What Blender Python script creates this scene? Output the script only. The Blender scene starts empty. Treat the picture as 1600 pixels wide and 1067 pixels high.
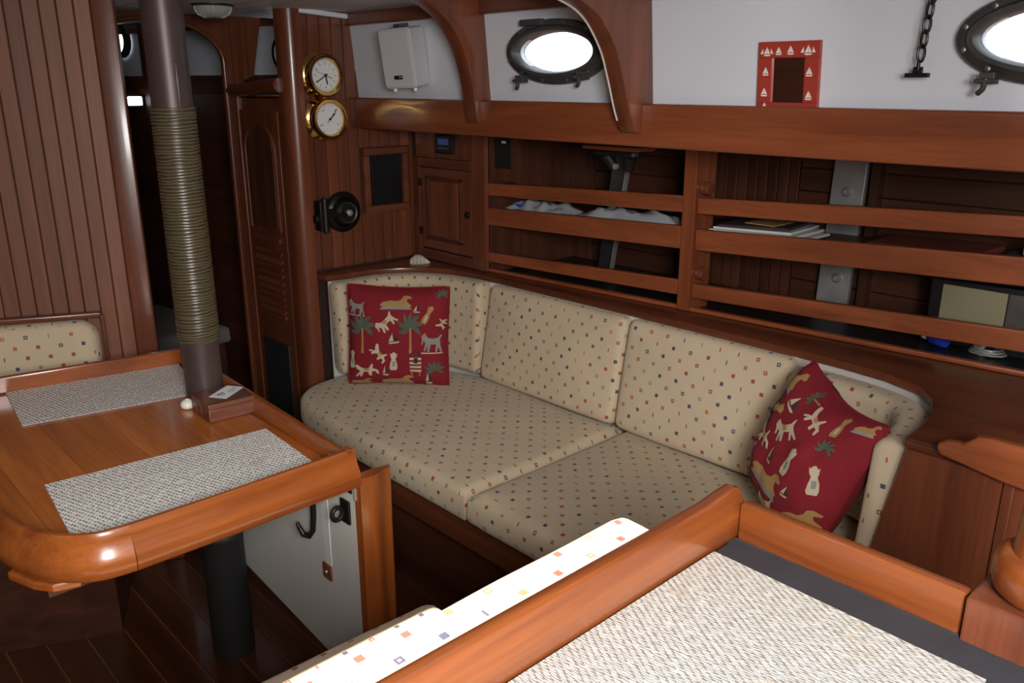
import bpy, bmesh, math, random
from mathutils import Vector, Matrix, noise
random.seed(7)
PI = math.pi
sc = bpy.context.scene
C = sc.collection

# ------------------------------------------------------------------ camera, world, sun, exposure
PITCH, YAW = math.radians(17.107), math.radians(43.109)
cam_d = bpy.data.cameras.new('camera'); cam = bpy.data.objects.new('camera', cam_d); C.objects.link(cam)
cam.location = (0, 0, 1.55); cam.rotation_euler = (PI/2 - PITCH, 0, -YAW)
cam_d.sensor_width = 36; cam_d.lens = 36*1311/1600; cam_d.clip_start = .02; cam_d.clip_end = 200
sc.camera = cam
w = bpy.data.worlds.new('world'); sc.world = w; w.use_nodes = True
w.node_tree.nodes['Background'].inputs[0].default_value = (.80, .90, 1, 1)
w.node_tree.nodes['Background'].inputs[1].default_value = 2.6
def lamp(name, kind, energy, loc, target, color=(1, 1, 1), size=None, size_y=None, spread=None):
    d = bpy.data.lights.new(name, kind); d.energy = energy; d.color = color
    if kind == 'AREA':
        d.shape = 'RECTANGLE'; d.size = size; d.size_y = size_y
        if spread: d.spread = spread
    o = bpy.data.objects.new(name, d); C.objects.link(o); o.location = loc
    o.rotation_euler = (Vector(target) - Vector(loc)).to_track_quat('-Z', 'Y').to_euler()
    return o
lamp('sun', 'SUN', 12, (.3, 1.0, 3), (.3 + .10, 1.0 - .15, 2), (1, .95, .86)).data.angle = .009
lamp('companionway_daylight', 'AREA', 58, (-.12, -.55, 1.73), (1.35, 1.75, .80), (1, .97, .95), .6, .5)
vs = sc.view_settings
sc.display_settings.display_device = 'sRGB'
vs.view_transform = 'Standard'; vs.look = 'None'; vs.exposure = 0.12; vs.gamma = 1; vs.use_curve_mapping = False

# ------------------------------------------------------------------ materials
MATS = {}
def new_mat(name):
    m = bpy.data.materials.new(name); m.use_nodes = True; MATS[name] = m
    nt = m.node_tree; return m, nt, nt.nodes['Principled BSDF']
def N(nt, t, **k):
    n = nt.nodes.new(t)
    for a, b in k.items():
        if a.startswith('i_'):
            key = a[2:]; n.inputs[int(key) if key.isdigit() else key].default_value = b
        else: setattr(n, a, b)
    return n
def math_n(nt, op, a, b=None, c=None):
    n = nt.nodes.new('ShaderNodeMath'); n.operation = op
    for i, v in enumerate((a, b, c)):
        if v is None: continue
        if isinstance(v, (int, float)): n.inputs[i].default_value = v
        else: nt.links.new(v, n.inputs[i])
    return n.outputs[0]
def mixc(nt, f, a, b):
    n = nt.nodes.new('ShaderNodeMix'); n.data_type = 'RGBA'
    for s, v in ((n.inputs[0], f), (n.inputs[6], a), (n.inputs[7], b)):
        if isinstance(v, bpy.types.NodeSocket): nt.links.new(v, s)
        elif isinstance(v, (int, float)): s.default_value = v
        else: s.default_value = (*v, 1)
    return n.outputs[2]
def wood(name, dark, light, axis, rough=.3, scale=1.0, coat=.25, vary=.25):
    m, nt, b = new_mat(name); L = nt.links.new
    tc = N(nt, 'ShaderNodeTexCoord'); oi = N(nt, 'ShaderNodeObjectInfo')
    off = N(nt, 'ShaderNodeVectorMath', operation='SCALE'); off.inputs[0].default_value = (17, 31, 23); L(oi.outputs['Random'], off.inputs['Scale'])
    add = N(nt, 'ShaderNodeVectorMath', operation='ADD'); L(tc.outputs['Object'], add.inputs[0]); L(off.outputs[0], add.inputs[1])
    mp = N(nt, 'ShaderNodeMapping'); s = [16*scale]*3; s['xyz'.index(axis)] = 1.1*scale; mp.inputs['Scale'].default_value = s
    L(add.outputs[0], mp.inputs[0])
    n1 = N(nt, 'ShaderNodeTexNoise', i_Scale=1.0, i_Detail=4.0, i_Roughness=.6, i_Distortion=.5); L(mp.outputs[0], n1.inputs['Vector'])
    mp2 = N(nt, 'ShaderNodeMapping'); s2 = [150*scale]*3; s2['xyz'.index(axis)] = 5*scale; mp2.inputs['Scale'].default_value = s2
    L(add.outputs[0], mp2.inputs[0])
    n2 = N(nt, 'ShaderNodeTexNoise', i_Scale=1.0, i_Detail=2.0); L(mp2.outputs[0], n2.inputs['Vector'])
    r = N(nt, 'ShaderNodeValToRGB'); r.color_ramp.elements[0].position = .3; r.color_ramp.elements[1].position = .72
    r.color_ramp.elements[0].color = (*dark, 1); r.color_ramp.elements[1].color = (*light, 1); L(n1.outputs[0], r.inputs[0])
    f = math_n(nt, 'MULTIPLY', math_n(nt, 'SUBTRACT', n2.outputs[0], .45), .9)
    c = mixc(nt, f, r.outputs[0], [x*.45 for x in dark])
    hsv = N(nt, 'ShaderNodeHueSaturation'); L(c, hsv.inputs['Color'])
    L(math_n(nt, 'ADD', math_n(nt, 'MULTIPLY', oi.outputs['Random'], vary), 1 - vary/2), hsv.inputs['Value'])
    L(hsv.outputs[0], b.inputs['Base Color'])
    b.inputs['Roughness'].default_value = rough; b.inputs['Coat Weight'].default_value = coat; b.inputs['Coat Roughness'].default_value = .12
    bp = N(nt, 'ShaderNodeBump', i_Strength=.08, i_Distance=.002); L(n2.outputs[0], bp.inputs['Height']); L(bp.outputs[0], b.inputs['Normal'])
    return m
def plain(name, col, rough=.5, metal=0, noise_amt=.0, nscale=30, alpha=None, trans=0, bump=0, emis=None, coat=0):
    m, nt, b = new_mat(name); L = nt.links.new
    tc = N(nt, 'ShaderNodeTexCoord'); n = N(nt, 'ShaderNodeTexNoise', i_Scale=float(nscale), i_Detail=4.0); L(tc.outputs['Object'], n.inputs['Vector'])
    c = mixc(nt, math_n(nt, 'MULTIPLY', n.outputs[0], noise_amt*2), col, [x*.45 for x in col]); L(c, b.inputs['Base Color'])
    b.inputs['Roughness'].default_value = rough; b.inputs['Metallic'].default_value = metal; b.inputs['Coat Weight'].default_value = coat
    if trans: b.inputs['Transmission Weight'].default_value = trans
    if bump:
        bp = N(nt, 'ShaderNodeBump', i_Strength=bump, i_Distance=.003); L(n.outputs[0], bp.inputs['Height']); L(bp.outputs[0], b.inputs['Normal'])
    if emis: b.inputs['Emission Color'].default_value = (*emis[0], 1); b.inputs['Emission Strength'].default_value = emis[1]
    return m
def fabric(name, base):
    m, nt, b = new_mat(name); L = nt.links.new
    uv = N(nt, 'ShaderNodeUVMap', uv_map='UVMap'); mp = N(nt, 'ShaderNodeMapping'); mp.inputs['Scale'].default_value = (1/.045, 1/.045, 1)
    mp.inputs['Rotation'].default_value = (0, 0, PI/4); L(uv.outputs[0], mp.inputs[0])
    sep = N(nt, 'ShaderNodeSeparateXYZ'); L(mp.outputs[0], sep.inputs[0])
    fl = N(nt, 'ShaderNodeVectorMath', operation='FLOOR'); L(mp.outputs[0], fl.inputs[0])
    wn = N(nt, 'ShaderNodeTexWhiteNoise', noise_dimensions='2D'); L(fl.outputs[0], wn.inputs['Vector'])
    wn2 = N(nt, 'ShaderNodeTexWhiteNoise', noise_dimensions='3D'); ad = N(nt, 'ShaderNodeVectorMath', operation='ADD'); ad.inputs[1].default_value = (7, 3, 5)
    L(fl.outputs[0], ad.inputs[0]); L(ad.outputs[0], wn2.inputs['Vector'])
    x = math_n(nt, 'SUBTRACT', math_n(nt, 'FRACT', sep.outputs[0]), .5); y = math_n(nt, 'SUBTRACT', math_n(nt, 'FRACT', sep.outputs[1]), .5)
    # squares lie square to the cloth while the lattice runs diagonally
    u = math_n(nt, 'ABSOLUTE', math_n(nt, 'ADD', x, y)); v = math_n(nt, 'ABSOLUTE', math_n(nt, 'SUBTRACT', x, y))
    mx = math_n(nt, 'MAXIMUM', u, v); mn = math_n(nt, 'MINIMUM', u, v)
    outer = math_n(nt, 'LESS_THAN', mx, .175); hole = math_n(nt, 'LESS_THAN', mx, .07)
    thin = math_n(nt, 'MULTIPLY', math_n(nt, 'LESS_THAN', math_n(nt, 'ABSOLUTE', math_n(nt, 'ADD', x, y)), .06), math_n(nt, 'LESS_THAN', v, .2))
    r2 = wn2.outputs[0]
    ring = math_n(nt, 'SUBTRACT', outer, math_n(nt, 'MULTIPLY', hole, math_n(nt, 'LESS_THAN', r2, .32)))
    is_thin = math_n(nt, 'GREATER_THAN', r2, .78)
    mask = math_n(nt, 'ADD', math_n(nt, 'MULTIPLY', ring, math_n(nt, 'SUBTRACT', 1.0, is_thin)), math_n(nt, 'MULTIPLY', thin, is_thin))
    cr = N(nt, 'ShaderNodeValToRGB'); cr.color_ramp.interpolation = 'CONSTANT'; L(wn.outputs[0], cr.inputs[0])
    e = cr.color_ramp.elements; e[0].position = 0; e[0].color = (.33, .035, .02, 1); e[1].position = .45; e[1].color = (.03, .035, .09, 1)
    for p, c in ((.72, (.22, .24, .2, 1)), (.88, (.42, .14, .05, 1))):
        q = e.new(p); q.color = c
    tc = N(nt, 'ShaderNodeTexCoord'); nz = N(nt, 'ShaderNodeTexNoise', i_Scale=7.0, i_Detail=3.0); L(tc.outputs['Object'], nz.inputs['Vector'])
    bc = mixc(nt, math_n(nt, 'MULTIPLY', nz.outputs[0], .35), base, [k*.72 for k in base])
    L(mixc(nt, math_n(nt, 'MULTIPLY', mask, .92), bc, cr.outputs[0]), b.inputs['Base Color'])
    b.inputs['Roughness'].default_value = .85; b.inputs['Sheen Weight'].default_value = .15
    nz2 = N(nt, 'ShaderNodeTexNoise', i_Scale=9.0, i_Detail=2.0, i_Distortion=1.0); L(tc.outputs['Object'], nz2.inputs['Vector'])
    bp = N(nt, 'ShaderNodeBump', i_Strength=.35, i_Distance=.012); L(nz2.outputs[0], bp.inputs['Height']); L(bp.outputs[0], b.inputs['Normal'])
    return m
def weave(name, c1, c2, pu, pv, streak, amp):
    m, nt, b = new_mat(name); L = nt.links.new
    uv = N(nt, 'ShaderNodeUVMap', uv_map='UVMap'); sep = N(nt, 'ShaderNodeSeparateXYZ'); L(uv.outputs[0], sep.inputs[0])
    nz = N(nt, 'ShaderNodeTexNoise', i_Scale=1.0, i_Detail=2.0); mp = N(nt, 'ShaderNodeMapping'); mp.inputs['Scale'].default_value = streak; L(uv.outputs[0], mp.inputs[0]); L(mp.outputs[0], nz.inputs['Vector'])
    row = math_n(nt, 'FLOOR', math_n(nt, 'DIVIDE', sep.outputs[1], pv))
    ph = math_n(nt, 'MULTIPLY', row, PI*.5 + .35)
    a = math_n(nt, 'SINE', math_n(nt, 'ADD', math_n(nt, 'MULTIPLY', sep.outputs[0], 2*PI/pu), ph))
    bb = math_n(nt, 'ABSOLUTE', math_n(nt, 'SINE', math_n(nt, 'MULTIPLY', sep.outputs[1], PI/pv)))
    h = math_n(nt, 'MULTIPLY', math_n(nt, 'ADD', math_n(nt, 'MULTIPLY', a, .5), .5), bb)
    f = math_n(nt, 'ADD', h, math_n(nt, 'MULTIPLY', math_n(nt, 'SUBTRACT', nz.outputs[0], .5), amp))
    cr = N(nt, 'ShaderNodeValToRGB'); cr.color_ramp.elements[0].position = -.0 ; cr.color_ramp.elements[1].position = .36
    cr.color_ramp.elements[0].color = (*c2, 1); cr.color_ramp.elements[1].color = (*c1, 1); L(f, cr.inputs[0])
    st = N(nt, 'ShaderNodeTexNoise', i_Scale=9.0, i_Detail=2.0); tcx = N(nt, 'ShaderNodeTexCoord'); L(tcx.outputs['Object'], st.inputs['Vector'])
    L(mixc(nt, math_n(nt, 'MULTIPLY', math_n(nt, 'GREATER_THAN', st.outputs[0], .68), .25), cr.outputs[0], (.45, .3, .14)), b.inputs['Base Color'])
    b.inputs['Roughness'].default_value = .6
    bp = N(nt, 'ShaderNodeBump', i_Strength=.6, i_Distance=.0015); L(f, bp.inputs['Height']); L(bp.outputs[0], b.inputs['Normal'])
    return m
TD, TL = (.185, .043, .010), (.41, .115, .022)       # bright varnished teak
MD, ML = (.098, .027, .012), (.205, .058, .025)     # red-brown mahogany
BD, BL = (.165, .060, .032), (.24, .092, .049)     # bulkhead boards
for a in 'xyz':
    wood('teak_'+a, TD, TL, a, .28, 1.0, .35); wood('mahog_'+a, MD, ML, a, .33); wood('board_'+a, BD, BL, a, .5, 1.0, .0)
    wood('rail_'+a, (.17, .043, .016), (.33, .090, .032), a, .33, 1.0, .25)
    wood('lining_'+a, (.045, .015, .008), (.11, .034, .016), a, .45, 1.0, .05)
wood('sole', (.05, .015, .006), (.115, .034, .011), 'y', .3)
wood('table_x', (.30, .078, .015), (.56, .175, .031), 'y', .25, 1.0, .4, .12)
wood('box_wood', (.085, .028, .016), (.24, .085, .05), 'x', .4, 1.6, .1)
plain('holly', (.22, .09, .03), .4); plain('groove', (.03, .010, .005), .7)
plain('white', (.68, .71, .77), .45, noise_amt=.04, nscale=4); plain('laminate', (.60, .60, .55), .35, noise_amt=.05)
plain('tape', (.66, .66, .64), .35)
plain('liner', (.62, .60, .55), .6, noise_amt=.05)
plain('bronze', (.10, .10, .10), .45, .4, noise_amt=.45, nscale=26, bump=.1)
plain('black', (.010, .010, .011), .4); plain('black_metal', (.02, .018, .017), .38, .5, noise_amt=.3); plain('rubber', (.018, .018, .018), .6, noise_amt=.2)
plain('brass', (.75, .48, .16), .16, 1); plain('steel', (.62, .62, .60), .3, .5, noise_amt=.55, nscale=11); plain('dull_steel', (.30, .29, .27), .4, .9, noise_amt=.4)
plain('dial', (.78, .80, .80), .3); plain('ink', (.01, .01, .01), .5); plain('speaker_white', (.56, .55, .56), .55, noise_amt=.06, nscale=300)
plain('red_paint', (.36, .045, .03), .35); plain('motif_white', (.80, .76, .68), .6); plain('mirror', (.8, .8, .8), .03, 1)
plain('mast', (.095, .066, .062), .42, .35, noise_amt=.35, nscale=9); plain('rope', (.115, .092, .048), .36, noise_amt=.3, nscale=200)
plain('slate', (.050, .056, .066), .5, noise_amt=.4, nscale=12); plain('paper', (.80, .82, .84), .6)
plain('print_ink', (.06, .10, .22), .6); plain('grey_ink', (.35, .36, .38), .6)
plain('red_cloth', (.25, .009, .018), .9, noise_amt=.2, nscale=12, bump=.3); plain('m_cream', (.62, .52, .36), .9, noise_amt=.2); plain('m_tan', (.47, .27, .09), .9, noise_amt=.25)
plain('m_green', (.10, .13, .085), .9, noise_amt=.3); plain('m_grey', (.33, .33, .29), .9, noise_amt=.35); plain('m_red', (.3, .012, .02), .9); plain('m_dark', (.025, .028, .04), .9)
plain('shell', (.75, .66, .58), .4, noise_amt=.2, nscale=60); plain('porcelain', (.80, .76, .66), .2)
plain('blue', (.02, .05, .45), .3); plain('bag', (.78, .80, .84), .10, 0, alpha=1, trans=.35, bump=1.0, nscale=22, noise_amt=.2); plain('chart_paper', (.70, .70, .68), .7, noise_amt=.12, nscale=5)
plain('screen', (.30, .27, .16), .3, noise_amt=.2, nscale=6); plain('lcd', (.03, .04, .09), .25, emis=((.10, .14, .45), .10)); plain('lens', (.62, .66, .60), .12, 0, trans=.5, coat=.5)
plain('lit_window', (.9, .92, .95), .3, emis=((.85, .95, 1), 2.6)); plain('book_red', (.16, .03, .02), .6); plain('book_dark', (.04, .03, .03), .6)
plain('mesh_black', (.010, .010, .011), .5); plain('bunk_cloth', (.20, .18, .17), .9)
fabric('fabric', (.62, .50, .335))
weave('table_weave', (.95, .92, .83), (.30, .28, .29), .0105, .0085, (200, 60, 1), 1.2)
weave('counter_weave', (.76, .74, .69), (.30, .27, .22), .017, .0030, (80, 380, 1), 1.7)
gm, gnt, gb = new_mat('porthole_glass')
gtr = N(gnt, 'ShaderNodeBsdfTransparent'); ggl = N(gnt, 'ShaderNodeBsdfGlossy', i_Roughness=.05); gmx = N(gnt, 'ShaderNodeMixShader'); gmx.inputs[0].default_value = .06
gnt.links.new(gtr.outputs[0], gmx.inputs[1]); gnt.links.new(ggl.outputs[0], gmx.inputs[2]); gnt.links.new(gmx.outputs[0], gnt.nodes['Material Output'].inputs[0])

# ------------------------------------------------------------------ mesh helpers
WORLD = {}
class MB:
    def __init__(s): s.v = []; s.f = []; s.uv = {}
    def add(s, vs, fs, uvs=None):
        b = len(s.v); s.v += [Vector(p) for p in vs]
        for i, f in enumerate(fs):
            if uvs: s.uv[len(s.f)] = uvs[i]
            s.f.append([b + k for k in f])
        return s
    def box(s, x0, x1, y0, y1, z0, z1):
        x0, x1 = sorted((x0, x1)); y0, y1 = sorted((y0, y1)); z0, z1 = sorted((z0, z1))
        p = [(x, y, z) for z in (z0, z1) for y in (y0, y1) for x in (x0, x1)]
        return s.add(p, [(0, 2, 3, 1), (4, 5, 7, 6), (0, 1, 5, 4), (2, 6, 7, 3), (0, 4, 6, 2), (1, 3, 7, 5)])
    def bar(s, a, b, w, h, up=(0, 0, 1)):      # box from a to b, w sideways, h along up
        a, b, up = Vector(a), Vector(b), Vector(up); d = (b - a).normalized(); sd = d.cross(up).normalized(); u2 = sd.cross(d)
        p = [q + sd*i*w/2 + u2*j*h/2 for q in (a, b) for j in (-1, 1) for i in (-1, 1)]
        return s.add(p, [(0, 2, 3, 1), (4, 5, 7, 6), (0, 1, 5, 4), (2, 6, 7, 3), (0, 4, 6, 2), (1, 3, 7, 5)])
    def quad8(s, lo, hi):                       # 4 bottom points, 4 top points
        return s.add(list(lo) + list(hi), [(3, 2, 1, 0), (4, 5, 6, 7)] + [(i, (i+1) % 4, 4 + (i+1) % 4, 4 + i) for i in range(4)])
    def prism(s, poly, fn):                     # fn(u, v, k) -> point for k = 0, 1
        n = len(poly); p = [fn(u, v, 0) for u, v in poly] + [fn(u, v, 1) for u, v in poly]
        return s.add(p, [list(range(n))[::-1], list(range(n, 2*n))] + [(i, (i+1) % n, n + (i+1) % n, n + i) for i in range(n)])
    def px(s, poly, x0, x1): return s.prism(poly, lambda u, v, k: ((x0, x1)[k], u, v))
    def py(s, poly, y0, y1): return s.prism(poly, lambda u, v, k: (u, (y0, y1)[k], v))
    def pz(s, poly, z0, z1): return s.prism(poly, lambda u, v, k: (u, v, (z0, z1)[k]))
    def lathe(s, prof, c, axis=(0, 0, 1), seg=24, cap=True):
        c, ax = Vector(c), Vector(axis).normalized(); e1 = ax.orthogonal().normalized(); e2 = ax.cross(e1); n = len(prof)
        p = [c + ax*h + (e1*math.cos(2*PI*i/seg) + e2*math.sin(2*PI*i/seg))*r for r, h in prof for i in range(seg)]
        f = [(j*seg + i, j*seg + (i+1) % seg, (j+1)*seg + (i+1) % seg, (j+1)*seg + i) for j in range(n-1) for i in range(seg)]
        if cap: f += [list(range(seg))[::-1], list(range((n-1)*seg, n*seg))]
        return s.add(p, f)
    def tube(s, pts, r, seg=8, closed=False, cap=True):
        pts = [Vector(p) for p in pts]; n = len(pts); rs = r if isinstance(r, (list, tuple)) else [r]*n; p = []; prev = None
        for i, q in enumerate(pts):
            a = pts[(i-1) % n] if closed or i > 0 else q; b = pts[(i+1) % n] if closed or i < n-1 else q
            d = (b - a).normalized()
            e1 = (prev - d*prev.dot(d)).normalized() if prev is not None and (prev - d*prev.dot(d)).length > 1e-4 else d.orthogonal().normalized()
            prev = e1; e2 = d.cross(e1)
            p += [q + (e1*math.cos(2*PI*k/seg) + e2*math.sin(2*PI*k/seg))*rs[i] for k in range(seg)]
        f = [(i*seg + k, i*seg + (k+1) % seg, ((i+1) % n)*seg + (k+1) % seg, ((i+1) % n)*seg + k) for i in range(n if closed else n-1) for k in range(seg)]
        if cap and not closed: f += [list(range(seg))[::-1], list(range((n-1)*seg, n*seg))]
        return s.add(p, f)
    def sweep(s, path, sect, closed=False):     # sect(i) -> list of (offset along side, z) ; path of (x, y, z); side = left normal in plan
        path = [Vector(p) for p in path]; n = len(path); rows = []; L = 0; Ls = []
        for i, q in enumerate(path):
            a, b = path[max(i-1, 0)], path[min(i+1, n-1)]; d = (b - a); d.z = 0; d.normalize(); sd = Vector((-d.y, d.x, 0))
            if i: L += (q - path[i-1]).length
            Ls.append(L); rows.append([q + sd*o + Vector((0, 0, z)) for o, z in sect(i)])
        m = len(rows[0]); per = [0]
        for k in range(m): per.append(per[-1] + (rows[n//2][(k+1) % m] - rows[n//2][k]).length)
        p = [x for r in rows for x in r]; f = []; uv = []
        for i in range(n-1):
            for k in range(m):
                f.append((i*m + k, i*m + (k+1) % m, (i+1)*m + (k+1) % m, (i+1)*m + k)); uv.append([(Ls[i], per[k]), (Ls[i], per[k+1]), (Ls[i+1], per[k+1]), (Ls[i+1], per[k])])
        for r, fl in ((0, True), (n-1, False)):
            ids = [r*m + k for k in range(m)]; ids = ids[::-1] if fl else ids
            f.append(ids); uv.append([(sect(r)[t - r*m][0], p[t].z) for t in ids])
        return s.add(p, f, uv)
    def xf(s, M): s.v = [M @ v for v in s.v]; return s
    def build(s, name, mat, parent=None, bevel=0, seg=2, smooth=False, uv=False, label=None, angle=40):
        me = bpy.data.meshes.new(name); vs = s.v
        c = sum(vs, Vector())/len(vs); lo = Vector([min(v[i] for v in vs) for i in range(3)]); hi = Vector([max(v[i] for v in vs) for i in range(3)]); c = (lo + hi)/2
        me.from_pydata([v - c for v in vs], [], s.f)
        if uv or s.uv:
            ul = me.uv_layers.new(name='UVMap')
            for pi, pg in enumerate(me.polygons):
                if pi in s.uv:
                    for li, t in zip(pg.loop_indices, s.uv[pi]): ul.data[li].uv = t
                else:
                    nn = pg.normal; ax = max(range(3), key=lambda k: abs(nn[k])); i, j = [(1, 2), (0, 2), (0, 1)][ax]
                    for li in pg.loop_indices:
                        q = me.vertices[me.loops[li].vertex_index].co + c; ul.data[li].uv = (q[i], q[j])
        if bevel or not smooth:
            bm = bmesh.new(); bm.from_mesh(me); bmesh.ops.recalc_face_normals(bm, faces=bm.faces)
            if bevel:
                ed = [e for e in bm.edges if e.is_manifold and e.calc_face_angle(0) > math.radians(angle)]
                bmesh.ops.bevel(bm, geom=ed, offset=bevel, segments=seg, profile=.5, affect='EDGES', clamp_overlap=True)
            bm.to_mesh(me); bm.free()
        else:
            bm = bmesh.new(); bm.from_mesh(me); bmesh.ops.recalc_face_normals(bm, faces=bm.faces); bm.to_mesh(me); bm.free()
        me.polygons.foreach_set('use_smooth', [True]*len(me.polygons)); me.set_sharp_from_angle(angle=math.radians(50 if smooth else 20 if bevel else 35))
        me.materials.append(MATS[mat]); o = bpy.data.objects.new(name, me); C.objects.link(o); WORLD[o] = c
        if parent: o.parent = parent
        if label: o['label'] = label
        return o
def B(*a): return MB().box(*a)
def tag(o, label, cat, group=None):
    o['label'] = label; o['category'] = cat
    if group: o['group'] = group
    return o
def thing(name, label, cat, group=None):
    o = bpy.data.objects.new(name, None); o.empty_display_size = .05; C.objects.link(o); WORLD[o] = None
    return tag(o, label, cat, group)
def struct(o, label=None):
    o['kind'] = 'structure'
    if label: o['label'] = label
    return o
def sroot(name, label=None):
    o = bpy.data.objects.new(name, None); o.empty_display_size = .05; C.objects.link(o); WORLD[o] = None
    return struct(o, label)
def rrect(hw, hh, r, n=5, cx=0, cy=0):
    out = []
    for sx, sy, a0 in ((1, 1, 0), (-1, 1, PI/2), (-1, -1, PI), (1, -1, 3*PI/2)):
        for k in range(n + 1):
            a = a0 + PI/2*k/n; out.append((cx + sx*(hw - r) + r*math.cos(a), cy + sy*(hh - r) + r*math.sin(a)))
    return out
def offset_poly(poly, d):
    n = len(poly); out = []
    for i in range(n):
        p0, p1, p2 = Vector(poly[i-1]), Vector(poly[i]), Vector(poly[(i+1) % n])
        e1 = (p1 - p0).normalized(); e2 = (p2 - p1).normalized(); n1 = Vector((e1.y, -e1.x)); n2 = Vector((e2.y, -e2.x))
        nn = (n1 + n2); nn = nn.normalized() if nn.length > 1e-6 else n1
        out.append(p1 - nn*d/max(.5, nn.dot(n1)))
    return [tuple(p) for p in out]
def dens(poly, step):
    out = []; n = len(poly)
    for i in range(n):
        a, b = Vector(poly[i]), Vector(poly[(i+1) % n]); k = max(1, int((b - a).length/step))
        out += [tuple(a.lerp(b, t/k)) for t in range(k)]
    return out
def cushion_mb(outline, t, r=.03, crown=.015, M=None, seed=0):
    """puffy cushion: CCW outline in local xy, thickness t in local z (0..t), rounded rims, crowned top"""
    o = dens(outline, .045); mb = MB(); rings = []
    m = 4
    for k in range(m + 1):
        a = PI/2*k/m; rings.append((offset_poly(o, r*(1 - math.sin(a))), r*(1 - math.cos(a))))
    for k in range(1, m + 1):
        a = PI/2*k/m; rings.append((offset_poly(o, r*(1 - math.cos(a))), t - r + r*math.sin(a)))
    cx = sum(p[0] for p in o)/len(o); cy = sum(p[1] for p in o)/len(o); last = rings[-1][0]
    tops = [([(x + (cx - x)*q, y + (cy - y)*q) for x, y in last], t + crown*(1 - (1 - q)**2.2)) for q in (.12, .28, .46, .65, .84)]
    rings += tops; n = len(o); pts = []
    for ri, (pl, z) in enumerate(rings):
        for x, y in pl:
            h = 0 if ri < m else noise.noise(Vector((x*5 + seed, y*5, seed)))*.007
            pts.append(Vector((x, y, z + h)))
    f = []; uv = []; L = [0]
    for i in range(n): L.append(L[-1] + (Vector(o[(i+1) % n]) - Vector(o[i])).length)
    for j in range(len(rings) - 1):
        for i in range(n):
            q = (j*n + i, j*n + (i+1) % n, (j+1)*n + (i+1) % n, (j+1)*n + i); f.append(q)
            if j < 2*m - 2: uv.append([(L[i], pts[q[0]].z), (L[i+1], pts[q[1]].z), (L[i+1], pts[q[2]].z), (L[i], pts[q[3]].z)])
            else: uv.append([(pts[k].x, pts[k].y) for k in q])
    top = len(pts); pts.append(Vector((cx, cy, t + crown))); j = len(rings) - 1
    for i in range(n): q = (j*n + i, j*n + (i+1) % n, top); f.append(q); uv.append([(pts[k].x, pts[k].y) for k in q])
    f.append(list(range(n))[::-1]); uv.append([(pts[k].x, pts[k].y) for k in range(n)][::-1])
    mb.add(pts, f, uv)
    if M: mb.xf(M)
    return mb
def arc(cx, cy, r, a0, a1, n=10, ry=None):
    ry = ry or r
    return [(cx + r*math.cos(math.radians(a0 + (a1 - a0)*k/n)), cy + ry*math.sin(math.radians(a0 + (a1 - a0)*k/n))) for k in range(n + 1)]
def text_mb(txt, size, M):
    cu = bpy.data.curves.new('t', 'FONT'); cu.body = txt; cu.size = size; cu.align_x = 'CENTER'; cu.align_y = 'CENTER'; cu.extrude = size*.02
    to = bpy.data.objects.new('t', cu); C.objects.link(to); dg = bpy.context.evaluated_depsgraph_get()
    me = bpy.data.meshes.new_from_object(to.evaluated_get(dg)); mb = MB(); mb.add([M @ v.co for v in me.vertices], [list(p.vertices) for p in me.polygons])
    bpy.data.objects.remove(to); bpy.data.curves.remove(cu); bpy.data.meshes.remove(me); return mb
def frame_m(o, x, z):        # local axes -> world (x right, z out of the face)
    x, z = Vector(x).normalized(), Vector(z).normalized(); y = z.cross(x).normalized(); x = y.cross(z)
    m = Matrix((x, y, z)).transposed().to_4x4(); m.translation = Vector(o); return m

FZ = -.08            # cabin sole
# ================================================================== SETTING
# ---- floor
fl = sroot('floor', 'dark teak cabin sole of narrow planks with pale strips')
B(-1.6, 2.7, -1.0, 6.0, FZ - .05, FZ - .004).build('subfloor', 'holly', fl)
x = -.45
while x < 1.62:
    B(x, x + .0945, .3, 3.9, FZ - .006, FZ).build('plank', 'sole', fl); x += .1

# ---- forward port bulkhead (slanted, boarded) with rounded edge trim
wl = sroot('wall_port_forward', 'varnished plank bulkhead behind the dining table')
P0 = Vector((.945, 2.757, 0)); D = Vector((-.908, .419, 0)).normalized(); Nn = Vector((-D.y, D.x, 0))   # Nn points aft
if Nn.y > 0: Nn = -Nn
def slab(mb, t0, t1, n0, n1, z0, z1):
    c = [P0 + D*t + Nn*n for t, n in ((t0, n0), (t1, n0), (t1, n1), (t0, n1))]
    return mb.quad8([p + Vector((0, 0, z0)) for p in c], [p + Vector((0, 0, z1)) for p in c])
slab(MB(), .02, 1.5, -.03, -.004, FZ, 1.9).build('backing', 'groove', wl)
t = .048
while t < 1.3:
    slab(MB(), t, t + .0425, -.012, .006, FZ, 1.9).build('plank', 'board_z', wl, bevel=.002, seg=1); t += .0455
slab(MB(), -.018, .046, -.04, .012, FZ, 1.9).build('edge_trim', 'mahog_z', wl, bevel=.006, seg=3)
slab(MB(), .135, 1.3, .006, .04, .835, .853).build('rail', 'mahog_x', wl, bevel=.005)
slab(MB(), .13, .142, .006, .03, .5, .84).build('rail_end', 'mahog_x', wl, bevel=.003)

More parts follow.
